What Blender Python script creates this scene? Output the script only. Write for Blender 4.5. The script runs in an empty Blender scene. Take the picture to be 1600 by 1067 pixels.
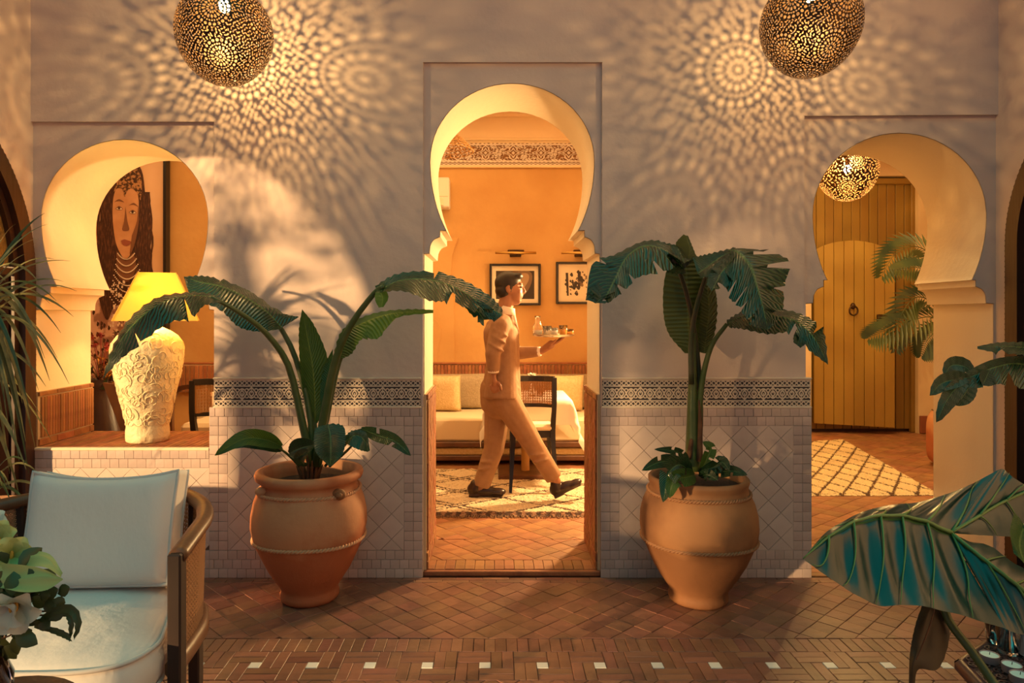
import bpy, math, random
import numpy as np
from mathutils import Vector, Matrix, noise
from mathutils.geometry import tessellate_polygon
random.seed(7)
S = bpy.context.scene
COL = S.collection
pi = math.pi
F = 1100.0; VX = 775.0; VY = 492.0; CZ = 1.4315

# ------------------------------------------------------------------ camera, world, lights, exposure
cd = bpy.data.cameras.new('camera'); cam = bpy.data.objects.new('camera', cd); COL.objects.link(cam)
cam.location = (0, 0, CZ); cam.rotation_euler = (pi/2, 0, 0)
cd.sensor_width = 36; cd.lens = F/1600*36; cd.shift_x = (800-VX)/1600; cd.shift_y = (VY-533.5)/1600
cd.clip_start = .05
S.camera = cam
S.view_settings.view_transform = 'Standard'; S.view_settings.look = 'None'
S.view_settings.gamma = 1; S.view_settings.use_curve_mapping = False
S.view_settings.exposure = 0.0
W = bpy.data.worlds.new('sky'); S.world = W; W.use_nodes = True
wn = W.node_tree.nodes; wl = W.node_tree.links; wn.clear()
wo = wn.new('ShaderNodeOutputWorld'); wb = wn.new('ShaderNodeBackground')
tc = wn.new('ShaderNodeTexCoord'); sx = wn.new('ShaderNodeSeparateXYZ'); cr = wn.new('ShaderNodeValToRGB')
cr.color_ramp.elements[0].position = 0.0; cr.color_ramp.elements[0].color = (.66, .41, .42, 1)
cr.color_ramp.elements[1].position = .38; cr.color_ramp.elements[1].color = (.46, .40, .46, 1)
e3 = cr.color_ramp.elements.new(.78); e3.color = (.04, 1.35, 1.25, 1)
wl.new(tc.outputs['Generated'], sx.inputs[0]); wl.new(sx.outputs['Z'], cr.inputs[0])
wl.new(cr.outputs[0], wb.inputs[0]); wl.new(wb.outputs[0], wo.inputs[0])
wb.inputs[1].default_value = 0.44

def light(name, kind, loc, energy, color, target=None, **kw):
    l = bpy.data.lights.new(name, kind); l.energy = energy; l.color = color
    for k, v in kw.items(): setattr(l, k, v)
    o = bpy.data.objects.new(name, l); COL.objects.link(o); o.location = loc
    if target is not None:
        o.rotation_euler = (Vector(target)-Vector(loc)).to_track_quat('-Z', 'Y').to_euler()
    return o
WARM = (1, .60, .26)
light('sun', 'SUN', (-6, -3, 3), 8.0, (1, .60, .25), (-6+.75, -3+.64, 3-.105), angle=math.radians(1.3))
# low sun falling through the window of the dining room (at its right end)
light('dining_window_light', 'AREA', (1.42, 6.0, 1.75), 140, (1, .62, .26), (-.8, 4.2, .9), shape='DISK', size=.22)
light('dining_fill', 'AREA', (-1.5, 6.0, 3.5), 85, (1, .58, .22), (-1.5, 6.0, 0), shape='RECTANGLE', size=5.0, size_y=1.6)
light('corridor_fill', 'AREA', (3.3, 6.6, 3.3), 75, (1, .60, .22), (3.3, 6.6, 0), shape='RECTANGLE', size=1.2, size_y=3.0)

# ------------------------------------------------------------------ helpers
def P(px, py, Y): return Vector(((px-VX)*Y/F, Y, CZ-(py-VY)*Y/F))
def X(px, Y=3.85): return (px-VX)*Y/F
def Z(py, Y=3.85): return CZ-(py-VY)*Y/F
ROOT = {}
def tag(o, label=None, cat=None, group=None, kind=None):
    if label: o['label'] = label
    if cat: o['category'] = cat
    if group: o['group'] = group
    if kind: o['kind'] = kind
    return o
def thing(name, loc, label, cat, group=None):
    o = bpy.data.objects.new(name, None); COL.objects.link(o); o.location = loc
    o.empty_display_size = .05
    ROOT[o] = Vector(loc)
    return tag(o, label, cat, group)
def place(name, me, parent=None, offset=None):
    o = bpy.data.objects.new(name, me); COL.objects.link(o)
    if parent is not None: o.parent = parent
    if offset is not None: o.location = offset
    return o
def cat3(pts, n):
    """Catmull-Rom through points, n samples"""
    pts = [Vector(p) for p in pts]
    if len(pts) == 2:
        return [pts[0].lerp(pts[1], i/(n-1)) for i in range(n)]
    q = [2*pts[0]-pts[1]] + pts + [2*pts[-1]-pts[-2]]
    out = []
    for i in range(n):
        s = i/(n-1)*(len(pts)-1); k = min(int(s), len(pts)-2); t = s-k
        a, b, c, d = q[k], q[k+1], q[k+2], q[k+3]
        out.append(.5*((2*b)+(c-a)*t+(2*a-5*b+4*c-d)*t*t+(3*b-a-3*c+d)*t**3))
    return out
class M:
    def __init__(s): s.v = []; s.f = []; s.mi = []; s.cur = 0; s.uv = None
    def add(s, vs, fs):
        b = len(s.v); s.v += [tuple(v) for v in vs]
        for f in fs: s.f.append(tuple(b+i for i in f)); s.mi.append(s.cur)
        return s
    def box(s, c, d, R=None):
        c = Vector(c); x, y, z = d[0]/2, d[1]/2, d[2]/2
        vs = [Vector(p) for p in [(-x,-y,-z),(x,-y,-z),(x,y,-z),(-x,y,-z),(-x,-y,z),(x,-y,z),(x,y,z),(-x,y,z)]]
        if R is not None: vs = [R @ p for p in vs]
        return s.add([c+p for p in vs], [(0,3,2,1),(4,5,6,7),(0,1,5,4),(1,2,6,5),(2,3,7,6),(3,0,4,7)])
    def cbox(s, c, d, R=None, b=.004):
        """box with chamfered edges"""
        c = Vector(c); h = [d[0]/2, d[1]/2, d[2]/2]; b = min(b, min(h)*.8); vs = []
        idx = {}
        for sx_ in (-1,1):
            for sy_ in (-1,1):
                for sz_ in (-1,1):
                    for ax in range(3):
                        p = [sx_*(h[0]-b), sy_*(h[1]-b), sz_*(h[2]-b)]
                        p[ax] = (sx_,sy_,sz_)[ax]*h[ax]
                        idx[(sx_,sy_,sz_,ax)] = len(vs); p = Vector(p); vs.append(c+(R @ p if R is not None else p))
        fs = []
        for ax in range(3):
            o1, o2 = (ax+1)%3, (ax+2)%3
            for sg in (-1,1):
                q = []
                for a_, b_ in ((-1,-1),(1,-1),(1,1),(-1,1)):
                    k = [0,0,0]; k[ax]=sg; k[o1]=a_; k[o2]=b_; q.append(idx[(*k,ax)])
                fs.append(tuple(q if sg>0 else q[::-1]))
        for ax in range(3):
            o1, o2 = (ax+1)%3, (ax+2)%3
            for a_ in (-1,1):
                for b_ in (-1,1):
                    k1=[0,0,0]; k1[o1]=a_; k1[o2]=b_; k2=list(k1); k1[ax]=-1; k2[ax]=1
                    fs.append((idx[(*k1,o1)], idx[(*k1,o2)], idx[(*k2,o2)], idx[(*k2,o1)]))
        for sx_ in (-1,1):
            for sy_ in (-1,1):
                for sz_ in (-1,1): fs.append(tuple(idx[(sx_,sy_,sz_,a)] for a in range(3)))
        return s.add(vs, fs)
    def tube(s, path, rad, n=8, cap=True, up=None, sq=(1,1)):
        pts = [Vector(p) for p in path]; m = len(pts)
        if not hasattr(rad, '__len__'): rad = [rad]*m
        T0 = None; N = None; vs = []
        for i, p in enumerate(pts):
            T = (pts[min(i+1,m-1)]-pts[max(i-1,0)]).normalized()
            if N is None:
                u = Vector(up) if up else (Vector((0,0,1)) if abs(T.z)<.9 else Vector((0,1,0)))
                N = (u-T*u.dot(T)).normalized()
            else: N = (N-T*N.dot(T)).normalized()
            B = T.cross(N)
            for k in range(n):
                a = 2*pi*k/n+pi/n
                vs.append(p+rad[i]*(math.cos(a)*N*sq[0]+math.sin(a)*B*sq[1]))
        fs = [(i*n+k, i*n+(k+1)%n, (i+1)*n+(k+1)%n, (i+1)*n+k) for i in range(m-1) for k in range(n)]
        if cap: fs += [tuple(range(n))[::-1], tuple((m-1)*n+k for k in range(n))]
        return s.add(vs, fs)
    def lathe(s, prof, c=(0,0,0), n=40, cap=True, fn=None, R=None):
        c = Vector(c); vs = []
        for z, r in prof:
            for k in range(n):
                a = 2*pi*k/n; rr = r*(fn(z, a) if fn else 1)
                p = Vector((rr*math.cos(a), rr*math.sin(a), z)); vs.append(c+(R @ p if R is not None else p))
        m = len(prof)
        fs = [(i*n+k, i*n+(k+1)%n, (i+1)*n+(k+1)%n, (i+1)*n+k) for i in range(m-1) for k in range(n)]
        if cap: fs += [tuple(range(n))[::-1], tuple((m-1)*n+k for k in range(n))]
        return s.add(vs, fs)
    def ell(s, c, r, R=None, n=14, m=9):
        c = Vector(c)
        if not hasattr(r, '__len__'): r = (r, r, r)
        vs = [];
        for i in range(m+1):
            th = pi*(i+.02)/(m+.04)
            for k in range(n):
                a = 2*pi*k/n; p = Vector((r[0]*math.sin(th)*math.cos(a), r[1]*math.sin(th)*math.sin(a), -r[2]*math.cos(th)))
                vs.append(c+(R @ p if R is not None else p))
        fs = [(i*n+k, i*n+(k+1)%n, (i+1)*n+(k+1)%n, (i+1)*n+k) for i in range(m) for k in range(n)]
        fs += [tuple(range(n))[::-1], tuple(m*n+k for k in range(n))]
        return s.add(vs, fs)
    def cap(s, a, b, r0, r1, sq=(1,1), up=None, n=12):
        a = Vector(a); b = Vector(b); d = (b-a).normalized()
        path = [a-d*r0*.95, a-d*r0*.7, a-d*r0*.3, a, a.lerp(b,.33), a.lerp(b,.66), b, b+d*r1*.3, b+d*r1*.7, b+d*r1*.95]
        rr = [r0*.3, r0*.72, r0*.95, r0, r0+(r1-r0)*.33, r0+(r1-r0)*.66, r1, r1*.95, r1*.72, r1*.3]
        return s.tube(path, rr, n, up=up, sq=sq)
    def prism(s, poly, fn, d0, d1):
        """poly list (u,v) simple polygon; fn(u,v,w)->pos"""
        n = len(poly)
        tri = tessellate_polygon([[Vector((u,v,0)) for u,v in poly]])
        vs = [fn(u,v,d0) for u,v in poly]+[fn(u,v,d1) for u,v in poly]
        fs = [tuple(t) for t in tri]+[tuple(n+i for i in t[::-1]) for t in tri]
        fs += [(i,(i+1)%n,n+(i+1)%n,n+i) for i in range(n)]
        return s.add(vs, fs)
    def grid(s, rows, closed=False):
        h = len(rows); w = len(rows[0]); vs = [p for r in rows for p in r]
        fs = [(i*w+j, i*w+(j+1)%w, (i+1)*w+(j+1)%w, (i+1)*w+j) for i in range(h-1) for j in range(w if closed else w-1)]
        return s.add(vs, fs)
    def build(s, name, mats, parent=None, smooth=False, mods=None, fix=True):
        off = ROOT.get(parent)
        me = bpy.data.meshes.new(name)
        vs = s.v if off is None else [(v[0]-off.x, v[1]-off.y, v[2]-off.z) for v in s.v]
        me.from_pydata(vs, [], s.f)
        if not isinstance(mats, (list, tuple)): mats = [mats]
        for m_ in mats: me.materials.append(m_)
        if len(mats) > 1: me.polygons.foreach_set('material_index', s.mi)
        if s.uv is not None:
            ul = me.uv_layers.new(name='UVMap')
            for lp in me.loops: ul.data[lp.index].uv = s.uv[lp.vertex_index]
        if fix:
            import bmesh
            bm = bmesh.new(); bm.from_mesh(me); bmesh.ops.recalc_face_normals(bm, faces=bm.faces); bm.to_mesh(me); bm.free()
        if smooth:
            me.polygons.foreach_set('use_smooth', [True]*len(me.polygons))
            if smooth == 'auto':
                try: me.set_sharp_from_angle(angle=math.radians(40))
                except Exception: pass
        me.update()
        o = place(name, me, parent)
        if off is not None: ROOT[o] = off
        return o
def struct(o): o['kind'] = 'structure'; return o

def copytree(o, loc, label, group=None, rz=None):
    c = o.copy(); COL.objects.link(c); c.location = loc; c['label'] = label
    if group: c['group'] = group
    if rz is not None: c.rotation_euler = (0, 0, rz)
    for ch in o.children:
        d = ch.copy(); COL.objects.link(d); d.parent = c
        for g in ch.children:
            e = g.copy(); COL.objects.link(e); e.parent = d
    return c

# remeshed organic forms
def organic(m, name, mat, parent, voxel=.008, smooth=4):
    off = ROOT.get(parent)
    o = m.build('tmp_form', mat, None, fix=False)
    r = o.modifiers.new('r', 'REMESH'); r.mode = 'VOXEL'; r.voxel_size = voxel
    if smooth:
        k = o.modifiers.new('s', 'SMOOTH'); k.iterations = smooth; k.factor = .5
    dg = bpy.context.evaluated_depsgraph_get(); dg.update()
    me = bpy.data.meshes.new_from_object(o.evaluated_get(dg)); me.name = name
    old = o.data; bpy.data.objects.remove(o); bpy.data.meshes.remove(old)
    if off is not None: me.transform(Matrix.Translation(-off))
    if not me.materials: me.materials.append(mat)
    me.polygons.foreach_set('use_smooth', [True]*len(me.polygons))
    n = place(name, me, parent)
    if off is not None: ROOT[n] = off
    return n

# ------------------------------------------------------------------ materials
def node(nt, t, **kw):
    n = nt.nodes.new(t)
    for k, v in kw.items(): setattr(n, k, v)
    return n
def mth(nt, op, a, b=None, c=None):
    n = nt.nodes.new('ShaderNodeMath'); n.operation = op
    for i, q in enumerate((a, b, c)):
        if q is None: continue
        if isinstance(q, (int, float)): n.inputs[i].default_value = q
        else: nt.links.new(q, n.inputs[i])
    return n.outputs[0]
def mixc(nt, f, a, b):
    n = nt.nodes.new('ShaderNodeMix'); n.data_type = 'RGBA'
    for s_, q in ((n.inputs[0], f), (n.inputs[6], a), (n.inputs[7], b)):
        if isinstance(q, (int, float)): s_.default_value = q
        elif isinstance(q, tuple): s_.default_value = (*q[:3], 1)
        else: nt.links.new(q, s_)
    return n.outputs[2]
def mat(name, col, rough=.6, col2=None, scale=6, detail=4, bump=0, bscale=40, metal=0, piece=0, spec=.5, emit=0,
        stretch=None, trans=0, sheen=0, coat=0, thresh=(.35,.65), bdist=.01, glass=0, wave=None, ecol=None, zsplit=None):
    m = bpy.data.materials.new(name); m.use_nodes = True; nt = m.node_tree
    b = nt.nodes['Principled BSDF']; b.inputs['Roughness'].default_value = rough; b.inputs['Metallic'].default_value = metal
    b.inputs['Specular IOR Level'].default_value = spec
    if sheen: b.inputs['Sheen Weight'].default_value = sheen
    if coat: b.inputs['Coat Weight'].default_value = coat; b.inputs['Coat Roughness'].default_value = .15
    if glass: b.inputs['Transmission Weight'].default_value = glass; b.inputs['IOR'].default_value = 1.45
    tcn = node(nt, 'ShaderNodeTexCoord'); src = tcn.outputs['Object']
    if stretch:
        mp = node(nt, 'ShaderNodeMapping'); mp.inputs['Scale'].default_value = stretch
        nt.links.new(src, mp.inputs[0]); src = mp.outputs[0]
    c = (*col[:3], 1)
    cs = None
    if col2:
        nz = node(nt, 'ShaderNodeTexNoise'); nz.inputs['Scale'].default_value = scale; nz.inputs['Detail'].default_value = detail
        nt.links.new(src, nz.inputs['Vector'])
        mr = node(nt, 'ShaderNodeMapRange'); mr.inputs[1].default_value = thresh[0]; mr.inputs[2].default_value = thresh[1]
        nt.links.new(nz.outputs[0], mr.inputs[0])
        cs = mixc(nt, mr.outputs[0], col, col2)
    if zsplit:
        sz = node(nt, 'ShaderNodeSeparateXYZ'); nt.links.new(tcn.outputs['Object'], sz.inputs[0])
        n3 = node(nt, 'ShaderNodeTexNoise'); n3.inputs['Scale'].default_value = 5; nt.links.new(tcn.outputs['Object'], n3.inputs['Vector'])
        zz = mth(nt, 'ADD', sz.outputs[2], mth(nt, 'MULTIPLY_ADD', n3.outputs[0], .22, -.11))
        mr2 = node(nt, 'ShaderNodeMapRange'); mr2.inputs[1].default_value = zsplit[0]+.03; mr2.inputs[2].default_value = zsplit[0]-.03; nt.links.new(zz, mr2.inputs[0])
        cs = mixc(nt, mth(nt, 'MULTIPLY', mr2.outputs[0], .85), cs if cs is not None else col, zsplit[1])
    if piece:
        oi = node(nt, 'ShaderNodeObjectInfo'); ge = node(nt, 'ShaderNodeNewGeometry')
        r = mth(nt, 'FRACT', mth(nt, 'ADD', oi.outputs['Random'], mth(nt, 'MULTIPLY', ge.outputs['Random Per Island'], 7.31)))
        hs = node(nt, 'ShaderNodeHueSaturation')
        nt.links.new(mth(nt, 'MULTIPLY_ADD', r, 2*piece, 1-piece), hs.inputs['Value'])
        r2 = mth(nt, 'FRACT', mth(nt, 'MULTIPLY', r, 13.7))
        nt.links.new(mth(nt, 'MULTIPLY_ADD', r2, .03*min(1,piece*4), .5-.015*min(1,piece*4)), hs.inputs['Hue'])
        if cs is not None: nt.links.new(cs, hs.inputs['Color'])
        else: hs.inputs['Color'].default_value = c
        cs = hs.outputs[0]
    if cs is not None: nt.links.new(cs, b.inputs['Base Color'])
    else: b.inputs['Base Color'].default_value = c
    if bump:
        n2 = node(nt, 'ShaderNodeTexNoise'); n2.inputs['Scale'].default_value = bscale; n2.inputs['Detail'].default_value = 5
        nt.links.new(src, n2.inputs['Vector']); bp = node(nt, 'ShaderNodeBump'); bp.inputs['Strength'].default_value = bump
        bp.inputs['Distance'].default_value = bdist
        h = n2.outputs[0]
        if wave:
            wv = node(nt, 'ShaderNodeTexWave'); wv.inputs['Scale'].default_value = wave[0]; wv.inputs['Distortion'].default_value = wave[1]
            nt.links.new(src, wv.inputs['Vector']); h = mth(nt, 'ADD', h, wv.outputs['Fac'])
        nt.links.new(h, bp.inputs['Height']); nt.links.new(bp.outputs[0], b.inputs['Normal'])
    if emit:
        b.inputs['Emission Color'].default_value = (*(ecol or col)[:3], 1); b.inputs['Emission Strength'].default_value = emit
    if trans:
        out = nt.nodes['Material Output']; tr = node(nt, 'ShaderNodeBsdfTranslucent'); mx = node(nt, 'ShaderNodeMixShader'); mx.inputs[0].default_value = trans
        if cs is not None: nt.links.new(cs, tr.inputs[0])
        else: tr.inputs[0].default_value = c
        nt.links.new(b.outputs[0], mx.inputs[1]); nt.links.new(tr.outputs[0], mx.inputs[2]); nt.links.new(mx.outputs[0], out.inputs[0])
    return m
def leafmat(name, dark, lightc, rib, N=60, k=9, trans=.22, rough=.32, bump=.5, coat=.0, spec=.7):
    m = bpy.data.materials.new(name); m.use_nodes = True; nt = m.node_tree; b = nt.nodes['Principled BSDF']
    uv = node(nt, 'ShaderNodeUVMap'); sp = node(nt, 'ShaderNodeSeparateXYZ'); nt.links.new(uv.outputs[0], sp.inputs[0])
    ax = mth(nt, 'ABSOLUTE', mth(nt, 'SUBTRACT', sp.outputs[0], .5))
    v = mth(nt, 'SINE', mth(nt, 'ADD', mth(nt, 'MULTIPLY', sp.outputs[1], N*2*pi/2), mth(nt, 'MULTIPLY', ax, -k*6)))
    v01 = mth(nt, 'MULTIPLY_ADD', v, .5, .5)
    sharp = mth(nt, 'POWER', v01, 4)
    nz = node(nt, 'ShaderNodeTexNoise'); nz.inputs['Scale'].default_value = 9; tcn = node(nt, 'ShaderNodeTexCoord'); nt.links.new(tcn.outputs['Object'], nz.inputs['Vector'])
    c1 = mixc(nt, nz.outputs[0], dark, lightc)
    c2 = mixc(nt, mth(nt, 'MULTIPLY', sharp, .35), c1, rib)
    isr = mth(nt, 'LESS_THAN', ax, .022)
    c3 = mixc(nt, mth(nt, 'MULTIPLY', isr, .8), c2, rib)
    nt.links.new(c3, b.inputs['Base Color']); b.inputs['Roughness'].default_value = rough
    b.inputs['Coat Weight'].default_value = coat; b.inputs['Specular IOR Level'].default_value = spec
    bp = node(nt, 'ShaderNodeBump'); bp.inputs['Strength'].default_value = bump; bp.inputs['Distance'].default_value = .004
    nt.links.new(v, bp.inputs['Height']); nt.links.new(bp.outputs[0], b.inputs['Normal'])
    out = nt.nodes['Material Output']; tr = node(nt, 'ShaderNodeBsdfTranslucent'); mx = node(nt, 'ShaderNodeMixShader'); mx.inputs[0].default_value = trans
    nt.links.new(c3, tr.inputs[0]); nt.links.new(b.outputs[0], mx.inputs[1]); nt.links.new(tr.outputs[0], mx.inputs[2]); nt.links.new(mx.outputs[0], out.inputs[0])
    return m
K = {}
K['plaster'] = mat('plaster', (.67,.545,.49), .85, (.61,.49,.44), scale=1.6, bump=.25, bscale=28)
K['plaster_in'] = mat('plaster_reveal', (.86,.75,.55), .8, (.82,.71,.52), scale=2, bump=.2, bscale=28)
K['ochre'] = mat('ochre_plaster', (.60,.36,.13), .8, (.50,.27,.085), scale=1.4, detail=7, bump=.25, bscale=18)
K['cream_wall'] = mat('cream_plaster', (.80,.62,.38), .8, (.74,.56,.33), scale=2)
K['tile'] = mat('glazed_tile', (.60,.48,.45), .38, (.48,.38,.36), scale=7, bump=.2, bscale=25, piece=.10, spec=.4)
K['bigtile'] = mat('glazed_diamond_tile', (.64,.53,.49), .42, (.55,.45,.42), scale=5, bump=.2, bscale=20, piece=.06, spec=.4)
K['grout'] = mat('grout', (.16,.11,.085), .9)
K['grout_floor'] = mat('floor_grout', (.13,.065,.04), .9)
K['relief'] = mat('carved_relief', (.66,.56,.47), .7, bump=.2, bscale=60)
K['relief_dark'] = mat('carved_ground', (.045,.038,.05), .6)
K['terra'] = mat('terracotta_floor_tile', (.26,.120,.080), .40, (.185,.085,.060), scale=9, bump=.35, bscale=30, piece=.22, spec=.5, bdist=.006)
K['terra2'] = mat('inner_floor_tile', (.40,.19,.085), .5, (.30,.13,.06), scale=9, bump=.3, bscale=30, piece=.18, spec=.4)
K['white_tile'] = mat('white_floor_tile', (.75,.76,.74), .35, piece=.05)
K['brick'] = mat('thin_brick', (.42,.17,.06), .75, (.30,.11,.045), scale=12, bump=.4, bscale=50, piece=.22)
K['mortar'] = mat('pale_mortar', (.62,.45,.28), .9)
K['dwood'] = mat('dark_wood', (.060,.022,.012), .38, (.03,.012,.008), scale=8, stretch=(1,1,.15), bump=.2, bscale=30)
K['wood'] = mat('warm_wood', (.15,.058,.022), .42, (.085,.032,.014), scale=8, stretch=(1,1,.12), bump=.15, bscale=30)
K['black'] = mat('black_lacquer', (.012,.010,.010), .35)
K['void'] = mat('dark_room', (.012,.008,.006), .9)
K['amber'] = mat('amber_glass', (.30,.17,.04), .3, (.18,.10,.03), scale=60, bump=.5, bscale=120)
K['brass'] = mat('aged_brass', (.075,.036,.012), .45, metal=.6, col2=(.04,.020,.008), scale=20)
K['gold'] = mat('polished_brass', (.60,.38,.12), .3, metal=1)
K['leaf'] = leafmat('banana_leaf', (.009,.038,.020), (.016,.060,.026), (.10,.20,.06), N=70, k=9, rough=.27, spec=1.0)
K['leafy'] = leafmat('young_banana_leaf', (.035,.10,.018), (.06,.15,.025), (.18,.28,.06), N=60, k=9, rough=.38, trans=.35)
K['leafo'] = leafmat('olive_back_leaf', (.055,.085,.018), (.085,.115,.025), (.16,.19,.05), N=50, k=3, rough=.45, trans=.2)
K['bigleaf'] = leafmat('elephant_ear_leaf', (.006,.030,.022), (.010,.048,.036), (.10,.19,.04), N=0, k=0, rough=.30, trans=.04, bump=0, coat=.0, spec=.8)
K['stem'] = mat('green_stem', (.055,.10,.025), .4, (.10,.13,.04), scale=10)
K['stemd'] = mat('dark_stem', (.03,.055,.02), .4, (.07,.05,.03), scale=10)
K['vein'] = mat('leaf_vein', (.13,.22,.05), .4)
K['husk'] = mat('dry_husk', (.16,.07,.03), .8, (.07,.03,.015), scale=15)
K['soil'] = mat('potting_soil', (.03,.018,.012), .95, bump=1, bscale=50)
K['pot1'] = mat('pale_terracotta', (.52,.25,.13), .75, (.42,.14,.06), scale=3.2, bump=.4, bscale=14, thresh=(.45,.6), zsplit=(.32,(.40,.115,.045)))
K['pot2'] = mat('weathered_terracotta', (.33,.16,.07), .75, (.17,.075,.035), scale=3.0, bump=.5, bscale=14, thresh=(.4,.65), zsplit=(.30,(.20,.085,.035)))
K['rope1'] = mat('rope_band_clay', (.56,.30,.17), .8)
K['rope2'] = mat('rope_band_worn', (.30,.15,.075), .8)
K['cushion'] = mat('white_canvas', (.72,.70,.68), .9, bump=.35, bscale=9, bdist=.02, sheen=.3, stretch=(1,1,.6))
K['piping'] = mat('canvas_piping', (.60,.58,.57), .9)
K['cane'] = mat('woven_cane', (.33,.16,.07), .6)
K['cane_d'] = mat('golden_cane', (.34,.15,.045), .6)
K['shade'] = mat('lit_lampshade', (.85,.58,.16), .8, trans=.42, emit=.25, ecol=(1,.55,.05))
K['ceramic'] = mat('cream_ceramic', (.82,.68,.42), .55, bump=1.0, bscale=16, bdist=.02)
K['suit'] = mat('tan_suit', (.34,.19,.10), .85, (.29,.155,.08), scale=20, bump=.3, bscale=12, bdist=.02)
K['trouser'] = mat('tan_trousers', (.36,.20,.10), .85, (.31,.17,.085), scale=20, bump=.3, bscale=10, bdist=.02)
K['shirt'] = mat('white_shirt', (.80,.72,.62), .8)
K['skin'] = mat('skin', (.34,.15,.075), .5)
K['hair'] = mat('black_hair', (.012,.008,.007), .5)
K['shoe'] = mat('dark_leather', (.028,.012,.010), .3)
K['steel'] = mat('steel_tray', (.65,.60,.52), .25, metal=1)
K['glass'] = mat('clear_glass', (1,1,1), .03, glass=1, spec=.5)
K['sofa'] = mat('cream_upholstery', (.74,.60,.40), .9, sheen=.2, bump=.2, bscale=20)
K['weave'] = mat('taupe_weave', (.40,.32,.21), .9, (.32,.25,.16), scale=60, bump=.6, bscale=90)
K['pillow'] = mat('golden_pillow', (.72,.55,.30), .9, (.62,.45,.22), scale=50, bump=.6, bscale=80)
K['linen'] = mat('white_linen', (.80,.74,.64), .85)
K['yellow'] = mat('mustard_door_paint', (.32,.185,.030), .5, (.27,.15,.024), scale=3, stretch=(1,1,.2), piece=.06)
K['yellow2'] = mat('ochre_wicket_paint', (.40,.245,.040), .5, (.35,.21,.034), scale=3, stretch=(1,1,.2), piece=.05)
K['redbase'] = mat('red_skirting', (.28,.085,.04), .5)
K['white'] = mat('white_flower', (.62,.64,.56), .6, trans=.2)
K['pale'] = mat('pale_green_petal', (.50,.56,.22), .5, trans=.3)
K['dgreen'] = mat('dark_foliage', (.030,.060,.018), .4, (.06,.08,.03), scale=14, trans=.15)
K['palm'] = mat('palm_frond', (.045,.075,.022), .38, (.12,.13,.03), scale=4, trans=.2)
K['palm2'] = mat('striped_palm_leaf', (.30,.28,.11), .45, (.07,.09,.04), scale=9, trans=.25)
K['red_fl'] = mat('dried_red_flower', (.35,.045,.03), .7, (.22,.02,.03), scale=30)
K['org_fl'] = mat('dried_gold_flower', (.75,.38,.06), .7)
K['paper'] = mat('mat_board', (.74,.64,.48), .8)
K['ink'] = mat('photo_dark', (.03,.02,.015), .5)
K['ink2'] = mat('photo_mid', (.18,.11,.065), .5)
K['ac'] = mat('white_plastic', (.72,.66,.56), .4)
K['wax'] = mat('candle_wax', (.55,.80,.78), .3)
K['tin'] = mat('tealight_cup', (.35,.32,.36), .35, metal=.6)
K['carved'] = mat('carved_dark_wood', (.085,.035,.035), .5, (.03,.012,.014), scale=70, bump=1, bscale=90)
K['stone'] = mat('grey_stone', (.40,.36,.38), .6)
K['rattan'] = mat('rattan', (.50,.27,.09), .7)
def vcolmat(name, rough=.95, bump=.6, bscale=60):
    m = bpy.data.materials.new(name); m.use_nodes = True; nt = m.node_tree; b = nt.nodes['Principled BSDF']
    a = node(nt, 'ShaderNodeAttribute', attribute_name='Col'); nt.links.new(a.outputs['Color'], b.inputs['Base Color'])
    b.inputs['Roughness'].default_value = rough
    n2 = node(nt, 'ShaderNodeTexNoise'); n2.inputs['Scale'].default_value = bscale; tcn = node(nt, 'ShaderNodeTexCoord'); nt.links.new(tcn.outputs['Object'], n2.inputs['Vector'])
    bp = node(nt, 'ShaderNodeBump'); bp.inputs['Strength'].default_value = bump; bp.inputs['Distance'].default_value = .01
    nt.links.new(n2.outputs[0], bp.inputs['Height']); nt.links.new(bp.outputs[0], b.inputs['Normal'])
    return m
K['rug'] = vcolmat('wool_pile')

# ------------------------------------------------------------------ polygons and pieces
def clip(poly, x0, x1, y0, y1):
    def cl(ps, ins, inter):
        out = []
        for i in range(len(ps)):
            a, b = ps[i-1], ps[i]
            if ins(b):
                if not ins(a): out.append(inter(a, b))
                out.append(b)
            elif ins(a): out.append(inter(a, b))
        return out
    for ax, val, sg in ((0,x0,1),(0,x1,-1),(1,y0,1),(1,y1,-1)):
        if not poly: return []
        def ins(p): return (p[ax]-val)*sg >= -1e-9
        def inter(a, b):
            t = (val-a[ax])/(b[ax]-a[ax]); return (a[0]+(b[0]-a[0])*t, a[1]+(b[1]-a[1])*t)
        poly = cl(poly, ins, inter)
    return poly
def area(p): return abs(sum(p[i-1][0]*p[i][1]-p[i][0]*p[i-1][1] for i in range(len(p))))/2
def rects(u0, u1, v0, v1, du, dv, bond=0):
    out = []; v = v0; r = 0
    nv = max(1, round((v1-v0)/dv)); dv = (v1-v0)/nv
    for r in range(nv):
        u = u0-(bond*du if r % 2 else 0)
        while u < u1-1e-6:
            p = clip([(u,v0+r*dv),(u+du,v0+r*dv),(u+du,v0+(r+1)*dv),(u,v0+(r+1)*dv)], u0, u1, v0, v1)
            if area(p) > du*dv*.12: out.append(p)
            u += du
    return out
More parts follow.
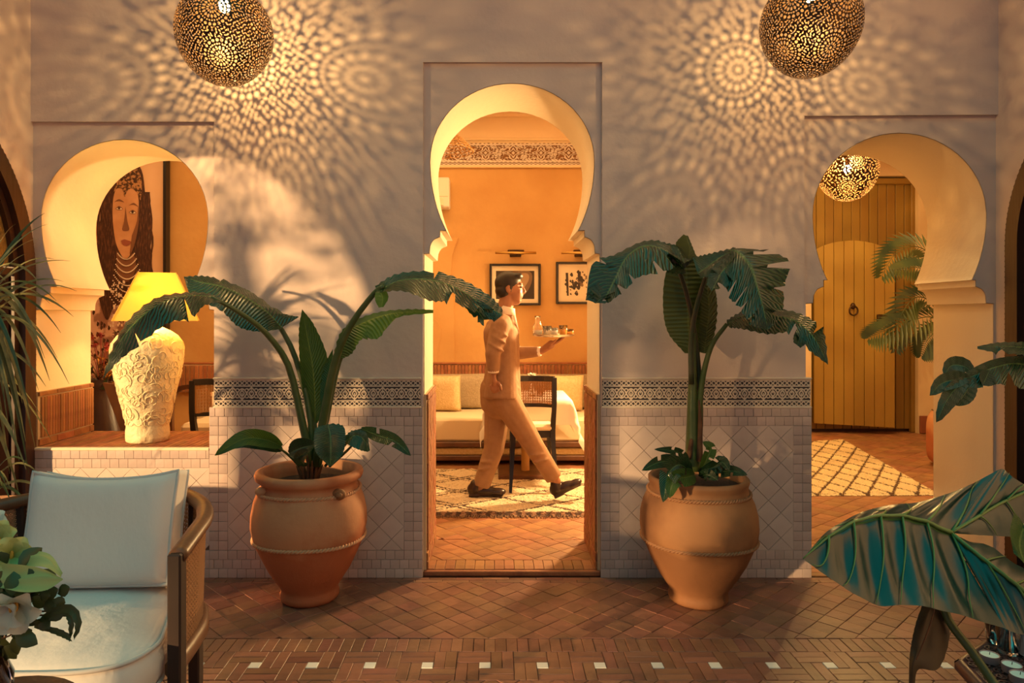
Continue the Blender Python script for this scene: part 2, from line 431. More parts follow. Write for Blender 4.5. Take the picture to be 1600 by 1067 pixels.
def diag(u0, u1, v0, v1, a, b=None, ang=45, anchor=None):
    """grid of a x b tiles turned by ang, clipped to the rectangle"""
    b = b or a; an = math.radians(ang); c, s = math.cos(an), math.sin(an)
    cx, cy = anchor or ((u0+u1)/2, (v0+v1)/2); R = math.hypot(u1-u0, v1-v0)
    out = []
    for i in range(-int(R/a)-1, int(R/a)+2):
        for j in range(-int(R/b)-1, int(R/b)+2):
            q = [(i*a, j*b), ((i+1)*a, j*b), ((i+1)*a, (j+1)*b), (i*a, (j+1)*b)]
            q = [(cx+x*c-y*s, cy+x*s+y*c) for x, y in q]
            q = clip(q, u0, u1, v0, v1)
            if len(q) > 2 and area(q) > a*b*.04: out.append(q)
    return out
def herring(u0, u1, v0, v1, w, k=3, ang=45):
    an = math.radians(ang); c, s = math.cos(an), math.sin(an); out = []; L = w*k
    cx, cy = u0, v0; R = math.hypot(u1-u0, v1-v0); n = int(R/w)+k+2
    for i in range(-n, n):
        for j in range(-n//k-2, n//k+3):
            for q in ([(i*w+0, i*w), (i*w+L, i*w), (i*w+L, i*w+w), (i*w, i*w+w)], [(i*w+L, i*w-L+w), (i*w+L+w, i*w-L+w), (i*w+L+w, i*w+w), (i*w+L, i*w+w)]):
                q = [(x+j*2*L, y) for x, y in q]
                q = [(cx+x*c-y*s, cy+x*s+y*c) for x, y in q]
                q = clip(q, u0, u1, v0, v1)
                if len(q) > 2 and area(q) > w*w*.3: out.append(q)
    return out
MC = {}
def piece_geo(rel, gap, h, ch):
    n = len(rel); cx = sum(p[0] for p in rel)/n; cy = sum(p[1] for p in rel)/n
    def inset(d):
        o = []
        for i in range(n):
            a, b, c = rel[i-1], rel[i], rel[(i+1)%n]
            e1 = Vector((b[0]-a[0], b[1]-a[1])); e2 = Vector((c[0]-b[0], c[1]-b[1]))
            if e1.length < 1e-7 or e2.length < 1e-7: o.append(b); continue
            e1.normalize(); e2.normalize(); n1 = Vector((-e1.y, e1.x)); n2 = Vector((-e2.y, e2.x))
            if n1.dot(Vector((cx-b[0], cy-b[1]))) < 0: n1 = -n1
            if n2.dot(Vector((cx-b[0], cy-b[1]))) < 0: n2 = -n2
            m_ = n1+n2; l = m_.length
            if l < .2: o.append(b); continue
            m_ /= l; k = d/max(.35, m_.dot(n1)); o.append((b[0]+m_.x*k, b[1]+m_.y*k))
        return o
    p0 = inset(gap); p1 = inset(gap+ch)
    vs = [(x, y, 0) for x, y in p0]+[(x, y, h-ch) for x, y in p0]+[(x, y, h) for x, y in p1]
    fs = [(i, (i+1)%n, n+(i+1)%n, n+i) for i in range(n)]+[(n+i, n+(i+1)%n, 2*n+(i+1)%n, 2*n+i) for i in range(n)]+[tuple(range(2*n, 3*n))]
    return vs, fs
def pieces(name, polys, O, U, V, parent, mt, h=.012, gap=.0012, ch=.0015, limit=300, jit=.0012, rank=None):
    """each polygon of the plane O+uU+vV becomes a raised piece; largest in view are objects of their own"""
    O, U, V = Vector(O), Vector(U), Vector(V); Nn = U.cross(V)
    R = Matrix((U, V, Nn)).transposed()
    po = ROOT.get(parent, Vector((0,0,0)))
    def size(p):
        if area(p) < 1e-7: return 0
        w = [O+U*x+V*y for x, y in p]
        if any(q.y < .4 for q in w): return -1
        s = [(VX+q.x*F/q.y, VY+(CZ-q.z)*F/q.y) for q in w]
        cx = sum(a for a, b in s)/len(s); cy = sum(b for a, b in s)/len(s)
        if not (-10 < cx < 1610 and -10 < cy < 1077): return -1
        return area(s)*(rank(w) if rank else 1)
    sp = sorted(polys, key=size, reverse=True)
    ind = [p for p in sp[:limit] if size(p) > 0]; rest = sp[len(ind):]
    for p in ind:
        cx = sum(q[0] for q in p)/len(p); cy = sum(q[1] for q in p)/len(p)
        rel = [(q[0]-cx, q[1]-cy) for q in p]
        a0 = min(range(len(rel)), key=lambda i: (round(rel[i][0]+rel[i][1]*.37, 4)))
        rel = rel[a0:]+rel[:a0]
        key = (name, parent.name if parent else '', mt.name, h, tuple((round(x,3), round(y,3)) for x, y in rel))
        key = (mt.name, h, gap, tuple((round(x,3), round(y,3)) for x, y in rel), tuple(round(q,3) for q in (*U, *V)))
        me = MC.get(key)
        if me is None:
            vs, fs = piece_geo(rel, gap, h, ch)
            me = bpy.data.meshes.new(name); me.from_pydata([tuple(R @ Vector(v)) for v in vs], [], fs)
            sg = sum(rel[i-1][0]*rel[i][1]-rel[i][0]*rel[i-1][1] for i in range(len(rel)))
            if sg < 0: me.flip_normals()
            me.materials.append(mt); MC[key] = me
        place(name, me, parent, O+U*cx+V*cy-po+Nn*random.uniform(-jit, jit))
    if rest:
        m_ = M()
        for p in rest:
            vs, fs = piece_geo(p, gap, h, ch); dz = random.uniform(-jit, jit)
            m_.add([O+R @ Vector(v)+Nn*dz for v in vs], fs)
        o = m_.build(name+'_field', mt, parent); o['kind'] = 'stuff'
def relief(name, mask, O, U, V, cell, depth, mt):
    """raised carving from a boolean array; returns a mesh"""
    H, Wd = mask.shape; O, U, V = Vector(O), Vector(U), Vector(V); N = U.cross(V)
    vid = {}; vs = []; fs = []
    def v(i, j, k):
        key = (i, j, k)
        if key not in vid:
            vid[key] = len(vs); vs.append(tuple(O+U*(j*cell)+V*(i*cell)+N*(depth if k else 0)))
        return vid[key]
    for i in range(H):
        j = 0
        while j < Wd:
            if not mask[i, j]: j += 1; continue
            k = j
            while k < Wd and mask[i, k]: k += 1
            fs.append((v(i,j,1), v(i,k,1), v(i+1,k,1), v(i+1,j,1)))
            fs.append((v(i,j,0), v(i,j,1), v(i+1,j,1), v(i+1,j,0))); fs.append((v(i,k,1), v(i,k,0), v(i+1,k,0), v(i+1,k,1)))
            j = k
        for j in range(Wd):
            if mask[i, j]:
                if i == 0 or not mask[i-1, j]: fs.append((v(i,j,0), v(i,j+1,0), v(i,j+1,1), v(i,j,1)))
                if i == H-1 or not mask[i+1, j]: fs.append((v(i+1,j,1), v(i+1,j+1,1), v(i+1,j+1,0), v(i+1,j,0)))
    me = bpy.data.meshes.new(name); me.from_pydata(vs, [], fs); me.materials.append(mt); return me

# ================================================================== THE SETTING
XL, XR = X(48), X(1560)
YW, YB = 3.87, 4.40
K['void2'] = mat('blackened_wood', (.016,.007,.005), 1.0, spec=0)
TOP = 4.25
def arch(cx, y0, dxend, JL, JR, top, r=130.5):
    """profile in px of a horseshoe opening, from the right foot over the top to the left foot"""
    cy = top+r*(.945); b = 184
    step = [(0,0),(8,0),(8,10),(13,12),(17,14),(21,19),(23.5,25),(24.5,36),(99,37)]
    def side(J):
        out = []
        for dx, dy in step: out.append((min(dxend+dx, J), y0+dy))
        return out
    pts = [(cx+JR, 905)]
    for dx, dy in side(JR)[::-1]: pts.append((cx+dx, dy))
    a0 = math.asin(min(1, (y0-cy)/b))
    n = 14
    for i in range(n+1):
        a = a0*(1-i/n); pts.append((cx+r*math.cos(a), cy+b*math.sin(a)))
    for i in range(1, 30):
        a = pi*i/30; pts.append((cx+r*math.cos(a), cy-(cy-top)*math.sin(a)))
    for i in range(n+1):
        a = a0*i/n; pts.append((cx-r*math.cos(a), cy+b*math.sin(a)))
    for dx, dy in side(JL): pts.append((cx-dx, dy))
    pts.append((cx-JL, 905))
    out = []
    for p in pts:
        if not out or math.hypot(p[0]-out[-1][0], p[1]-out[-1][1]) > .3: out.append(p)
    return out
A1 = arch(191.5, 447, 109, 141, 142, 216, 131.5)
A2 = arch(800.5, 359, 106, 139, 138, 128, 129.5)
A3 = arch(1409, 437, 112, 150, 148, 206, 137)
def w2(pts): return [(X(a), Z(b) if b < 904 else 0.0) for a, b in pts]
ww = lambda u, v, w: Vector((u, w, v))
outline = [(-5.45, 0), (-5.45, TOP), (XR+.25, TOP), (XR+.25, 0)] + w2(A3) + w2(A2) + w2(A1)
m = M(); m.prism(outline, ww, YW, YB)
wall = m.build('wall_back', K['plaster'], smooth='auto')
struct(wall)
# reveals of the arches get the warm cream wash of the rooms (own mesh skins, 3 mm proud)
for A, nm in ((A1,1),(A2,2),(A3,3)):
    pts = w2(A); mm = M()
    cxm = sum(p[0] for p in pts)/len(pts)
    ins = []
    for i, p in enumerate(pts):
        a, b = pts[max(0, i-1)], pts[min(len(pts)-1, i+1)]
        d1 = Vector((p[0]-a[0], p[1]-a[1])); d2 = Vector((b[0]-p[0], b[1]-p[1]))
        d1 = d1.normalized() if d1.length > 1e-6 else d2.normalized(); d2 = d2.normalized() if d2.length > 1e-6 else d1
        ins.append((p[0]+.003*(-d1.y-d2.y)/max(.6, 1+d1.dot(d2)), p[1]+.003*(d1.x+d2.x)/max(.6, 1+d1.dot(d2))))
    mm.grid([[Vector((a, YW+.002, b)), Vector((a, YB, b))] for a, b in ins])
    o = mm.build('reveal_wash', K['plaster_in'], wall, smooth='auto')
# proud plaster layer that leaves the three sunk panels free
fl = [(XL, TOP), (XR, TOP), (XR, Z(179)), (X(1257), Z(181)), (X(1257), Z(474)), (X(1259), Z(474)), (X(1259), 0), (X(939), 0), (X(941), Z(397)), (X(941), Z(97)),
      (X(661), Z(97)), (X(661), Z(397)), (X(661), 0), (X(334), 0), (X(334.5), Z(480)), (X(334.5), Z(190)), (XL, Z(190))]
m = M(); m.prism(fl, ww, 3.85, YW-.0005)
m.build('raised_plaster', K['plaster'], wall)

# gallery ceiling above the lamps and the side walls of the court
m = M(); m.box(((XL+XR)/2, 3.74, TOP+.1), (XR-XL+1.4, 1.28, .2)); struct(m.build('ceiling', K['plaster']))
def archside(y0, y1, zc, n=24):
    R_ = (y1-y0)/2; c = (y0+y1)/2
    return [(y1, 0)]+[(c+R_*math.cos(pi*i/n), zc+R_*math.sin(pi*i/n)) for i in range(n+1)]+[(y0, 0)]
lw = [(-2.2, 0), (-2.2, TOP), (3.87, TOP), (3.87, 0)] + archside(1.95, 3.83, 1.62) + archside(-.75, 1.12, 1.6)  # second arch is unseen, added to let sun reach the right of the court
m = M(); m.prism(lw, lambda u, v, w: Vector((w, u, v)), XL-.34, XL); struct(m.build('wall_left', K['plaster'], smooth='auto'))
rw = [(-2.2, 0), (-2.2, TOP), (3.87, TOP), (3.87, 0)] + archside(2.28, 3.742, 1.80)
m = M(); m.prism(rw, lambda u, v, w: Vector((w, u, v)), XR, XR+.34); struct(m.build('wall_right', K['plaster'], smooth='auto'))

def side_door(name, x, sg, y0, y1, zc, kind):
    """arched timber frame with scalloped edge set into the side opening"""
    root = thing(name, (x, (y0+y1)/2, 0), None, None); root['kind'] = 'structure'
    c = (y0+y1)/2; R0 = (y1-y0)/2; n = 40
    def ring(Ra, Rb, xa, xb, mname, mt, yy=1.0):
        mm = M(); pa = [(c+Ra*yy, 0)]+[(c+Ra*math.cos(pi*i/n), zc+Ra*math.sin(pi*i/n)) for i in range(n+1)]+[(c-Ra, 0)]
        pb = [(c+Rb, 0)]+[(c+Rb*math.cos(pi*i/n), zc+Rb*math.sin(pi*i/n)) for i in range(n+1)]+[(c-Rb, 0)]
        mm.grid([[Vector((xx, a[0], a[1])) for xx, a in ((xa, p), (xb, p), (xb, q), (xa, q), (xa, p))] for p, q in zip(pa, pb)])
        return mm.build(mname, mt, root)
    ring(R0+.012, R0-.075, x-sg*.035, x+sg*.02, 'frame', K['dwood'])
    ring(R0-.075, R0-.11, x+sg*.0, x+sg*.06, 'inner_frame', K['dwood'])
    ring(R0+.005, R0-.03, x+sg*.02, x+sg*.34, 'lining', K['void2'])
    # scalloped beading
    mm = M(); pts = []
    L = int(zc/.028)
    for i in range(L): pts.append((c+R0+.014, i*.028+.01))
    na = int(pi*R0/.028)
    for i in range(na+1): a = pi*i/na; pts.append((c+(R0+.014)*math.cos(a), zc+(R0+.014)*math.sin(a)))
    for py_, pz_ in pts:
        mm.ell((x-sg*.022, py_, pz_), (.012, .0135, .0135), n=6, m=4)
    mm.build('scalloped_bead', K['dwood'], root, smooth=True)
    return root, c, R0
r1, c1, R1 = side_door('window_1', XL, -1, 1.95, 3.83, 1.62, 'l')
r2, c2, R2 = side_door('window_2', XR, 1, 2.28, 3.742, 1.80, 'r')
# left: the fanlight's far quarter with amber panes, lower leaf folded open against the far jamb
xg = XL-.03
for k, (a0, a1) in enumerate(((2, 27), (31, 57), (61, 88), (92, 119), (123, 149), (153, 178))):
    if k > 1: continue
    mm = M(); pg = []
    for i in range(7): a = math.radians(a0+(a1-a0)*i/6); pg.append((c1+(R1-.09)*math.cos(a), 1.66+(R1-.09)*math.sin(a)))
    for i in range(7): a = math.radians(a1+(a0-a1)*i/6); pg.append((c1+.55*math.cos(a), 1.66+.55*math.sin(a)))
    mm.prism(pg, lambda u, v, w: Vector((w, u, v)), xg-.004, xg+.004); mm.build('pane', K['amber'], r1)
for a in (0, 29, 59):
    mm = M(); a = math.radians(a); d = Vector((0, math.cos(a), math.sin(a)))
    mm.tube([Vector((xg, c1, 1.66))+d*.5, Vector((xg, c1, 1.66))+d*(R1-.05)], .026, 4); mm.build('glazing_bar', K['dwood'], r1)
mm = M(); mm.cbox((XL-.235, 3.752, .84), (.43, .080, 1.66), b=.006); lf = mm.build('door_leaf', K['void2'], r1)
for zz in (.1, .82):
    mm = M(); mm.cbox((XL-.20, 3.708, zz+.34), (.20, .012, .60), b=.005); mm.build('leaf_panel', K['void2'], r1)
# right: closed dark glazed door
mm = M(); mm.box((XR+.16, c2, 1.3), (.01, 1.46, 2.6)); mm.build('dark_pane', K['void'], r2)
for zz in (.75, 1.62):
    mm = M(); mm.cbox((XR+.10, c2, zz), (.05, 1.40, .06), b=.008); mm.build('cross_bar', K['dwood'], r2)
for yy in (c2-.35, c2, c2+.35):
    mm = M(); mm.cbox((XR+.11, yy, 1.2), (.04, .05, 2.4), b=.008); mm.build('glazing_bar', K['dwood'], r2)

# ---- tiled dado panels
def dado(name, px0, px1, z1, rows_top, rows_bot, cols, Yf=3.838, extra=None):
    x0, x1 = X(px0), X(px1); w = x1-x0
    root = thing(name, (x0, Yf, 0), None, None); root['kind'] = 'structure'
    mm = M(); mm.box(((x0+x1)/2, (Yf+3.85)/2+.001, z1/2), (w, 3.85-Yf, z1)); mm.build('grout_bed', K['grout'], root)
    n = round(w/.0503); t = w/n
    O = (0, Yf, 0); U = (1, 0, 0); V = (0, 0, 1)
    hb = .0503
    small = rects(x0, x1, z1-rows_top*hb, z1, t, hb, .37)+rects(x0, x1, 0, rows_bot*hb, t, hb, .5)
    vz0, vz1 = rows_bot*hb, z1-rows_top*hb
    if cols:
        small += rects(x0, x0+cols*t, vz0, vz1, t, hb)+rects(x1-cols*t, x1, vz0, vz1, t, hb)
    fx0, fx1 = x0+cols*t, x1-cols*t
    ns = max(1, round((fx1-fx0)/.1375)); side = (fx1-fx0)/ns/math.sqrt(2)
    big = diag(fx0, fx1, vz0, vz1, side, anchor=(fx0, vz1))
    pieces('tile', small, O, U, V, root, K['tile'], h=.007, gap=.0009, ch=.0012, jit=.0008)
    pieces('diamond_tile', big, O, U, V, root, K['bigtile'], h=.006, gap=.0009, ch=.001, jit=.0006)
    return root
ZD = Z(636, 3.838)
dado('trim_1', 329, 661, ZD, 2, 3, 2)
dado('trim_2', 938, 1266, ZD, 2, 3, 2)
ZS = Z(699)
m = M(); m.box(((XL+X(333.5))/2, (3.85+YB)/2, ZS/2-.006), (X(333.5)-XL, YB-3.85, ZS-.012)); struct(m.build('wall_niche', K['plaster']))
dado('trim_3', 48.5, 329, ZS-.008, 2, 3, 0)
# skirting line of plaster on sill edge
m = M(); m.cbox(((XL+X(330))/2, 3.842, ZS-.006), (X(330)-XL-.004, .03, .016), b=.004); struct(m.build('trim_4', K['plaster_in']))

# ---- carved frieze above the dado
def frieze_mask(H, Wd):
    vv, uu = np.meshgrid((np.arange(H)+.5)/H, (np.arange(Wd)+.5)/Wd, indexing='ij')
    mk = np.zeros((H, Wd), bool)
    mk |= (vv < .045) | (vv > .955) | (abs(vv-.235) < .03) | (abs(vv-.765) < .03)
    for lo in (.045, .795):
        q = (vv-lo)/.16; inb = (q > 0) & (q < 1)
        d1 = np.abs(((uu*4+q) % 1)-.5); d2 = np.abs(((uu*4-q) % 1)-.5)
        mk |= inb & ((d1 < .15) | (d2 < .15))
    q = (vv-.265)/.47; inb = (q > 0) & (q < 1); c = np.cos(2*np.pi*uu)
    def ring(u0, q0, r0, wd, sx_=1.0):
        return np.abs(np.hypot((uu-u0)*1.55*sx_, q-q0)-r0) < wd
    mk |= inb & (np.abs(q-(.5+.41*c)) < .07)
    mk |= inb & (np.abs(q-(.5-.36*c)) < .055)
    mk |= inb & (ring(.5,.5,.17,.045) | ring(.0,.5,.17,.045) | ring(1.,.5,.17,.045))
    for u0, q0 in ((.25,.28),(.75,.28),(.25,.74),(.75,.74)): mk |= inb & ring(u0, q0, .13, .04)
    for u0, q0 in ((.0,.24),(1.,.24),(.5,.76)): mk |= inb & ((np.abs(uu-u0)*2.2+np.abs(q-q0)) < .13)
    mk |= inb & (np.abs(uu-.5) < .02) & (q < .55)
    mk |= inb & ((np.abs(uu-.0) < .02) | (np.abs(uu-1.) < .02)) & (q > .5)
    return mk
FZ0, FZ1 = Z(636, 3.84), Z(593, 3.84)
fh = FZ1-FZ0; cell = fh/62
motif = relief('frieze_motif', frieze_mask(62, 42), (0,0,0), (1,0,0), (0,0,1), cell, .006, K['relief'])
def frieze(name, px0, px1):
    x0, x1 = X(px0), X(px1); root = thing(name, (x0, 3.84, FZ0), None, None); root['kind'] = 'structure'
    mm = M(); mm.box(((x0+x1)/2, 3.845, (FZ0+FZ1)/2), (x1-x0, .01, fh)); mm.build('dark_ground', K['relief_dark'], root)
    n = round((x1-x0)/(cell*42)); s_ = (x1-x0)/(n*cell*42)
    for i in range(n):
        o = place('carved_motif', motif, root, Vector((i*(x1-x0)/n, 0, 0))); o.scale = (s_, 1, 1)
    mm = M()
    for zz in (FZ1+.006, FZ0-.001): mm.cbox(((x0+x1)/2, 3.838, zz), (x1-x0+.01, .02, .012), b=.004)
    mm.build('border_moulding', K['relief'], root)
frieze('trim_5', 336, 657); frieze('trim_6', 941, 1265)

# ---- floor of the court
floor = thing('floor', (0, 2, 0), None, None); floor['kind'] = 'structure'
m = M(); m.box((.1, 1.4, -.058), (7.2, 5.2, .10)); m.build('floor_bed', K['grout_floor'], floor)
O, U, V = (0,0,-.008), (1,0,0), (0,1,0)
polys = diag(-2.9, 3.1, 3.115, 3.765, .094, ang=44, anchor=(.1, 3.115)) + rects(-2.9, 3.1, 3.765, 3.84, .145, .0375, .5)
s = .235; yc = 2.875; a_ = .0235; bb = (s-.047)/2
whites = []; band = []
for i in range(-13, 14):
    cx_ = .0+i*s-.045
    whites.append([(cx_-a_, yc-a_), (cx_+a_, yc-a_), (cx_+a_, yc+a_), (cx_-a_, yc+a_)])
    h2 = s/2
    for k in range(2):
        t0, t1 = k*bb/2, (k+1)*bb/2
        band.append([(cx_-h2, yc+a_+t0), (cx_+a_, yc+a_+t0), (cx_+a_, yc+a_+t1), (cx_-h2, yc+a_+t1)])
        band.append([(cx_-a_, yc-a_-t0), (cx_+h2, yc-a_-t0), (cx_+h2, yc-a_-t1), (cx_-a_, yc-a_-t1)])
        band.append([(cx_+a_+t0, yc-a_), (cx_+a_+t1, yc-a_), (cx_+a_+t1, yc+h2), (cx_+a_+t0, yc+h2)])
        band.append([(cx_-a_-t0, yc+a_), (cx_-a_-t1, yc+a_), (cx_-a_-t1, yc-h2), (cx_-a_-t0, yc-h2)])
sold = [[(x_, yc+s/2), (x_+.0475, yc+s/2), (x_+.0475, 3.112), (x_, 3.112)] for x_ in [-2.9+i*.0475 for i in range(126)]]
near = diag(-2.9, 3.1, 1.2, yc-s/2, .094, ang=44)
vis = lambda w: 1.0
pieces('floor_tile', polys+band+sold+near, O, U, V, floor, K['terra'], h=.009, gap=.0008, ch=.0016, limit=300, jit=.0012)
pieces('white_tile', whites, O, U, V, floor, K['white_tile'], h=.0105, gap=.001, ch=.001, jit=.0005)

# ---- floors of the rooms behind
ZI = .028
fl2 = thing('floor_dining', (0, 6, ZI), None, None); fl2['kind'] = 'structure'
m = M(); m.box((-1.9, 5.65, ZI-.058), (7.0, 3.57, .10)); m.build('floor_bed', K['grout_floor'], fl2)
m = M(); m.cbox(((X(661)+X(939))/2, 3.868, ZI-.014), (X(939)-X(661)-.004, .03, .026), b=.004); m.build('threshold_nosing', K['brick'], fl2)
dp = rects(X(661)+.005, X(939)-.005, 3.886, 4.03, .055, .145)+diag(X(661)+.005, X(939)-.005, 4.03, 4.40, .105, ang=40)+diag(-5.3, 1.55, 4.40, 7.3, .13, ang=40)
def seen(w):
    return 1.0 if all(abs(q.x) < .78 and q.y < 5.1 for q in w) else 1e-6
pieces('floor_tile', dp, (0,0,ZI-.008), U, V, fl2, K['terra2'], h=.009, gap=.0012, ch=.0016, limit=150, jit=.0012, rank=seen)
fl3 = thing('floor_corridor', (3, 6, 0), None, None); fl3['kind'] = 'structure'
m = M(); m.box((3.5, 6.3, -.058), (3.7, 4.88, .10)); m.build('floor_bed', K['grout_floor'], fl3)
m = M(); 
cpoly = rects(X(1262), X(1552), 3.86, 4.02, .12, .055)+diag(X(1262), X(1552), 4.02, 4.40, .11, ang=40)+diag(1.67, 5.3, 4.40, 8.7, .13, ang=40)
def seen3(w):
    return 1.0 if all((q.x-1.72)/q.y < .63 and q.y > 3.8 for q in w) else 1e-6
pieces('floor_tile', cpoly, (0,0,-.008), U, V, fl3, K['terra2'], h=.009, gap=.0012, ch=.0016, limit=260, jit=.0012, rank=seen3)

# ---- brick facings of the jambs
def brick_panel(name, corner, U, V, wdt, hgt, th, polys, capn):
    root = thing(name, corner, None, None); root['kind'] = 'structure'
    U, V = Vector(U), Vector(V); N = U.cross(V); c = Vector(corner)
    mm = M(); b_ = c+U*wdt/2+V*hgt/2+N*th*.3
    R = Matrix((U, V, N)).transposed()
    mm.box(b_, (wdt, hgt, th*.6), R); mm.build('mortar_bed', K['mortar'], root)
    pieces('brick', polys, c+N*th*.6, U, V, root, K['brick'], h=th*.4, gap=.002, ch=.002, jit=.001)
    return root
hj = Z(617)-ZI; dj = YB-3.872
# door: left jamb faces +x : U x V = +x -> U=y, V=z
hb = herring(.02, dj-.02, .10, hj-.035, .034, 4, 45)
cap_ = [[(0,hj-.033),(dj,hj-.033),(dj,hj),(0,hj)]]
bot_ = rects(0, dj, 0, .095, .10, .047, .5)
brick_panel('trim_7', (X(661), 3.872, ZI), (0,1,0), (0,0,1), dj, hj, .026, hb+rects(0,dj,hj-.033,hj,.12,.033)+bot_, 0)
mir = lambda ps: [[(dj-a, b) for a, b in p] for p in ps]
brick_panel('trim_8', (X(939), YB, ZI), (0,-1,0), (0,0,1), dj, hj, .026, mir(hb+rects(0,dj,hj-.033,hj,.12,.033)+bot_), 0)
# niche: vertical thin bricks on left and right jambs
hn = Z(613)-ZS
vb = rects(.02, dj-.005, .045, hn-.03, .024, hn)+rects(0, dj, 0, .04, .16, .04)+rects(0, dj, hn-.026, hn, .16, .026)
brick_panel('trim_9', (X(50.5), 3.872, ZS), (0,1,0), (0,0,1), dj, hn, .026, vb, 0)
brick_panel('trim_10', (X(333.5), YB, ZS), (0,-1,0), (0,0,1), dj, hn, .026, mir(vb), 0)
# sill of thin bricks running into the wall
sroot = thing('window_sill', (X(190), 4.1, ZS-.011), None, None); sroot['kind'] = 'structure'
sp = rects(X(50.5)+.026, X(333.5)-.026, 3.872, YB, .031, .53)
sp2 = []
for i, p in enumerate(sp):
    x0 = min(q[0] for q in p); x1 = max(q[0] for q in p); k = 3.872+(.12, .25, .18)[i % 3]
    sp2 += [[(x0,3.85),(x1,3.85),(x1,k),(x0,k)], [(x0,k),(x1,k),(x1,k+.2),(x0,k+.2)], [(x0,k+.2),(x1,k+.2),(x1,YB),(x0,YB)]]
pieces('sill_brick', sp2, (0,0,ZS-.012), (1,0,0), (0,1,0), sroot, K['brick'], h=.012, gap=.0012, ch=.0015, jit=.0006)

# ---- dining room shell
YI = 7.40
m = M(); m.box((-1.9, YI+.05, 2.0), (7.0, .1, 4.0)); wi = m.build('wall_dining', K['ochre']); struct(wi)
m = M(); m.box((-5.4, 5.89, 2.0), (.1, 2.96, 4.0)); struct(m.build('wall_dining_left', K['ochre']))
m = M(); m.box((1.61, 6.50, 2.0), (.1, 4.18, 4.0)); struct(m.build('wall_partition', K['cream_wall']))
m = M(); m.box((-1.9, 5.92, 3.78), (7.0, 2.95, .12)); struct(m.build('ceiling_dining', K['cream_wall']))
# pale zone above the frieze, mouldings and the big carved band
m = M(); m.box((-1.9, YI-.012, Z(198,YI)+.02), (6.9, .024, Z(175,YI)-Z(219,YI)+.1)); m.build('upper_band', K['cream_wall'], wi)
m = M(); m.cbox((-1.9, YI-.04, Z(180,YI)), (6.9, .08, .06), b=.02); m.build('cornice', K['cream_wall'], wi)
def frieze2(H, Wd):
    vv, uu = np.meshgrid((np.arange(H)+.5)/H, (np.arange(Wd)+.5)/Wd, indexing='ij')
    mk = (vv < .03) | (vv > .97) | (abs(vv-.17) < .02) | (abs(vv-.83) < .02)
    for lo in (.03, .85):
        q = (vv-lo)/.12; inb = (q > 0) & (q < 1)
        mk |= inb & (((np.floor(uu*26)+np.floor(q*3)) % 2) == 0)
    q = (vv-.19)/.62; inb = (q > 0) & (q < 1)
    def D(u0, w): return np.abs(uu-u0)/w+np.abs(q-.5)/.52
    for u0, w in ((.27,.15),(.77,.13)):
        d = D(u0, w*(1+.25*np.cos((q-.5)*18)))
        mk |= inb & (np.abs(d-.95) < .10); mk |= inb & (np.abs(d-.55) < .09); mk |= inb & (d < .2)
    far = (D(.27,.17) > 1.15) & (D(.77,.15) > 1.15) & (D(-.23,.15) > 1.15) & (D(1.27,.17) > 1.15)
    fo = np.sin(uu*60+3*np.sin(q*14))*np.cos(q*24+2*np.sin(uu*34))
    mk |= inb & far & (fo > .05)
    return mk
zf0, zf1 = Z(259,YI), Z(220,YI); ce = (zf1-zf0)/56
mot2 = relief('frieze_motif_large', frieze2(56, 124), (0,0,0), (1,0,0), (0,0,1), ce, .012, K['relief'])
m = M(); m.box((-.4, YI-.006, (zf0+zf1)/2), (4.4, .012, zf1-zf0)); m.build('frieze_ground', mat('brown_ground', (.24,.11,.04), .8), wi)
for i in range(7):
    place('carved_motif', mot2, wi, (-2.3+i*ce*124, YI-.012, zf0))
m = M()
for zz in (zf0-.012, zf1+.012): m.cbox((-.4, YI-.016, zz), (4.4, .032, .026), b=.006)
m.build('frieze_moulding', K['cream_wall'], wi)
# thin brick course
zc0, zc1 = Z(586,YI), Z(567,YI)
m = M(); m.box((-1.9, YI-.02, (zc0+zc1)/2), (6.9, .04, zc1-zc0)); m.build('mortar_bed', K['mortar'], wi)
bc = [p for p in rects(-4.9, 1.5, zc0+.002, zc1-.014, .036, zc1-zc0)]
pieces('brick', bc, (0, YI-.04, 0), (1,0,0), (0,0,1), wi, K['brick'], h=.012, gap=.003, ch=.003, jit=.003, limit=150)
m = M(); m.cbox((-1.9, YI-.035, zc1), (6.8, .06, .018), b=.004); m.build('brick_ledge', K['brick'], wi)
# dado of vertical brick at far left seen through the niche
m = M(); m.box((-3.0, YI-.03, (Z(567,YI)+Z(612,YI))/2), (1.2, .05, Z(567,YI)-Z(612,YI))); m.build('mortar_bed', K['mortar'], wi)
pieces('brick', rects(-3.55, -2.45, Z(612,YI), Z(570,YI), .045, 1), (0, YI-.055, 0), (1,0,0), (0,0,1), wi, K['brick'], h=.012, gap=.004, ch=.003, jit=.003)
# pilaster return and shallow arch at the left of the doorway view
m = M(); pl = [(-1.0, zc1), (-1.0, 3.0)]+[( -.46+(.035*math.sin(i*.9)), 3.0-(3.0-zc1)*i/12) for i in range(13)]
m.prism([(-1.05, zc1+.01), (-.44, zc1+.01), (-.44, Z(470,YI)), (-.48, Z(440,YI)), (-.46, Z(400,YI)), (-.40, Z(372,YI)), (-1.05, Z(372,YI))], ww, YI-.03, YI); m.build('plaster_pilaster', K['ochre'], wi)
m = M(); ap = [(-.70, zc1+.012), (-.63, zc1+.012)]+[(-.66+.085*math.cos(a), Z(522,YI)+.16*math.sin(a)) for a in [pi*.0+i*pi/2/8 for i in range(9)]]+[(-.70, Z(500,YI))]
m.prism(ap, ww, YI-.05, YI-.03); m.build('arched_panel', K['ochre'], wi)

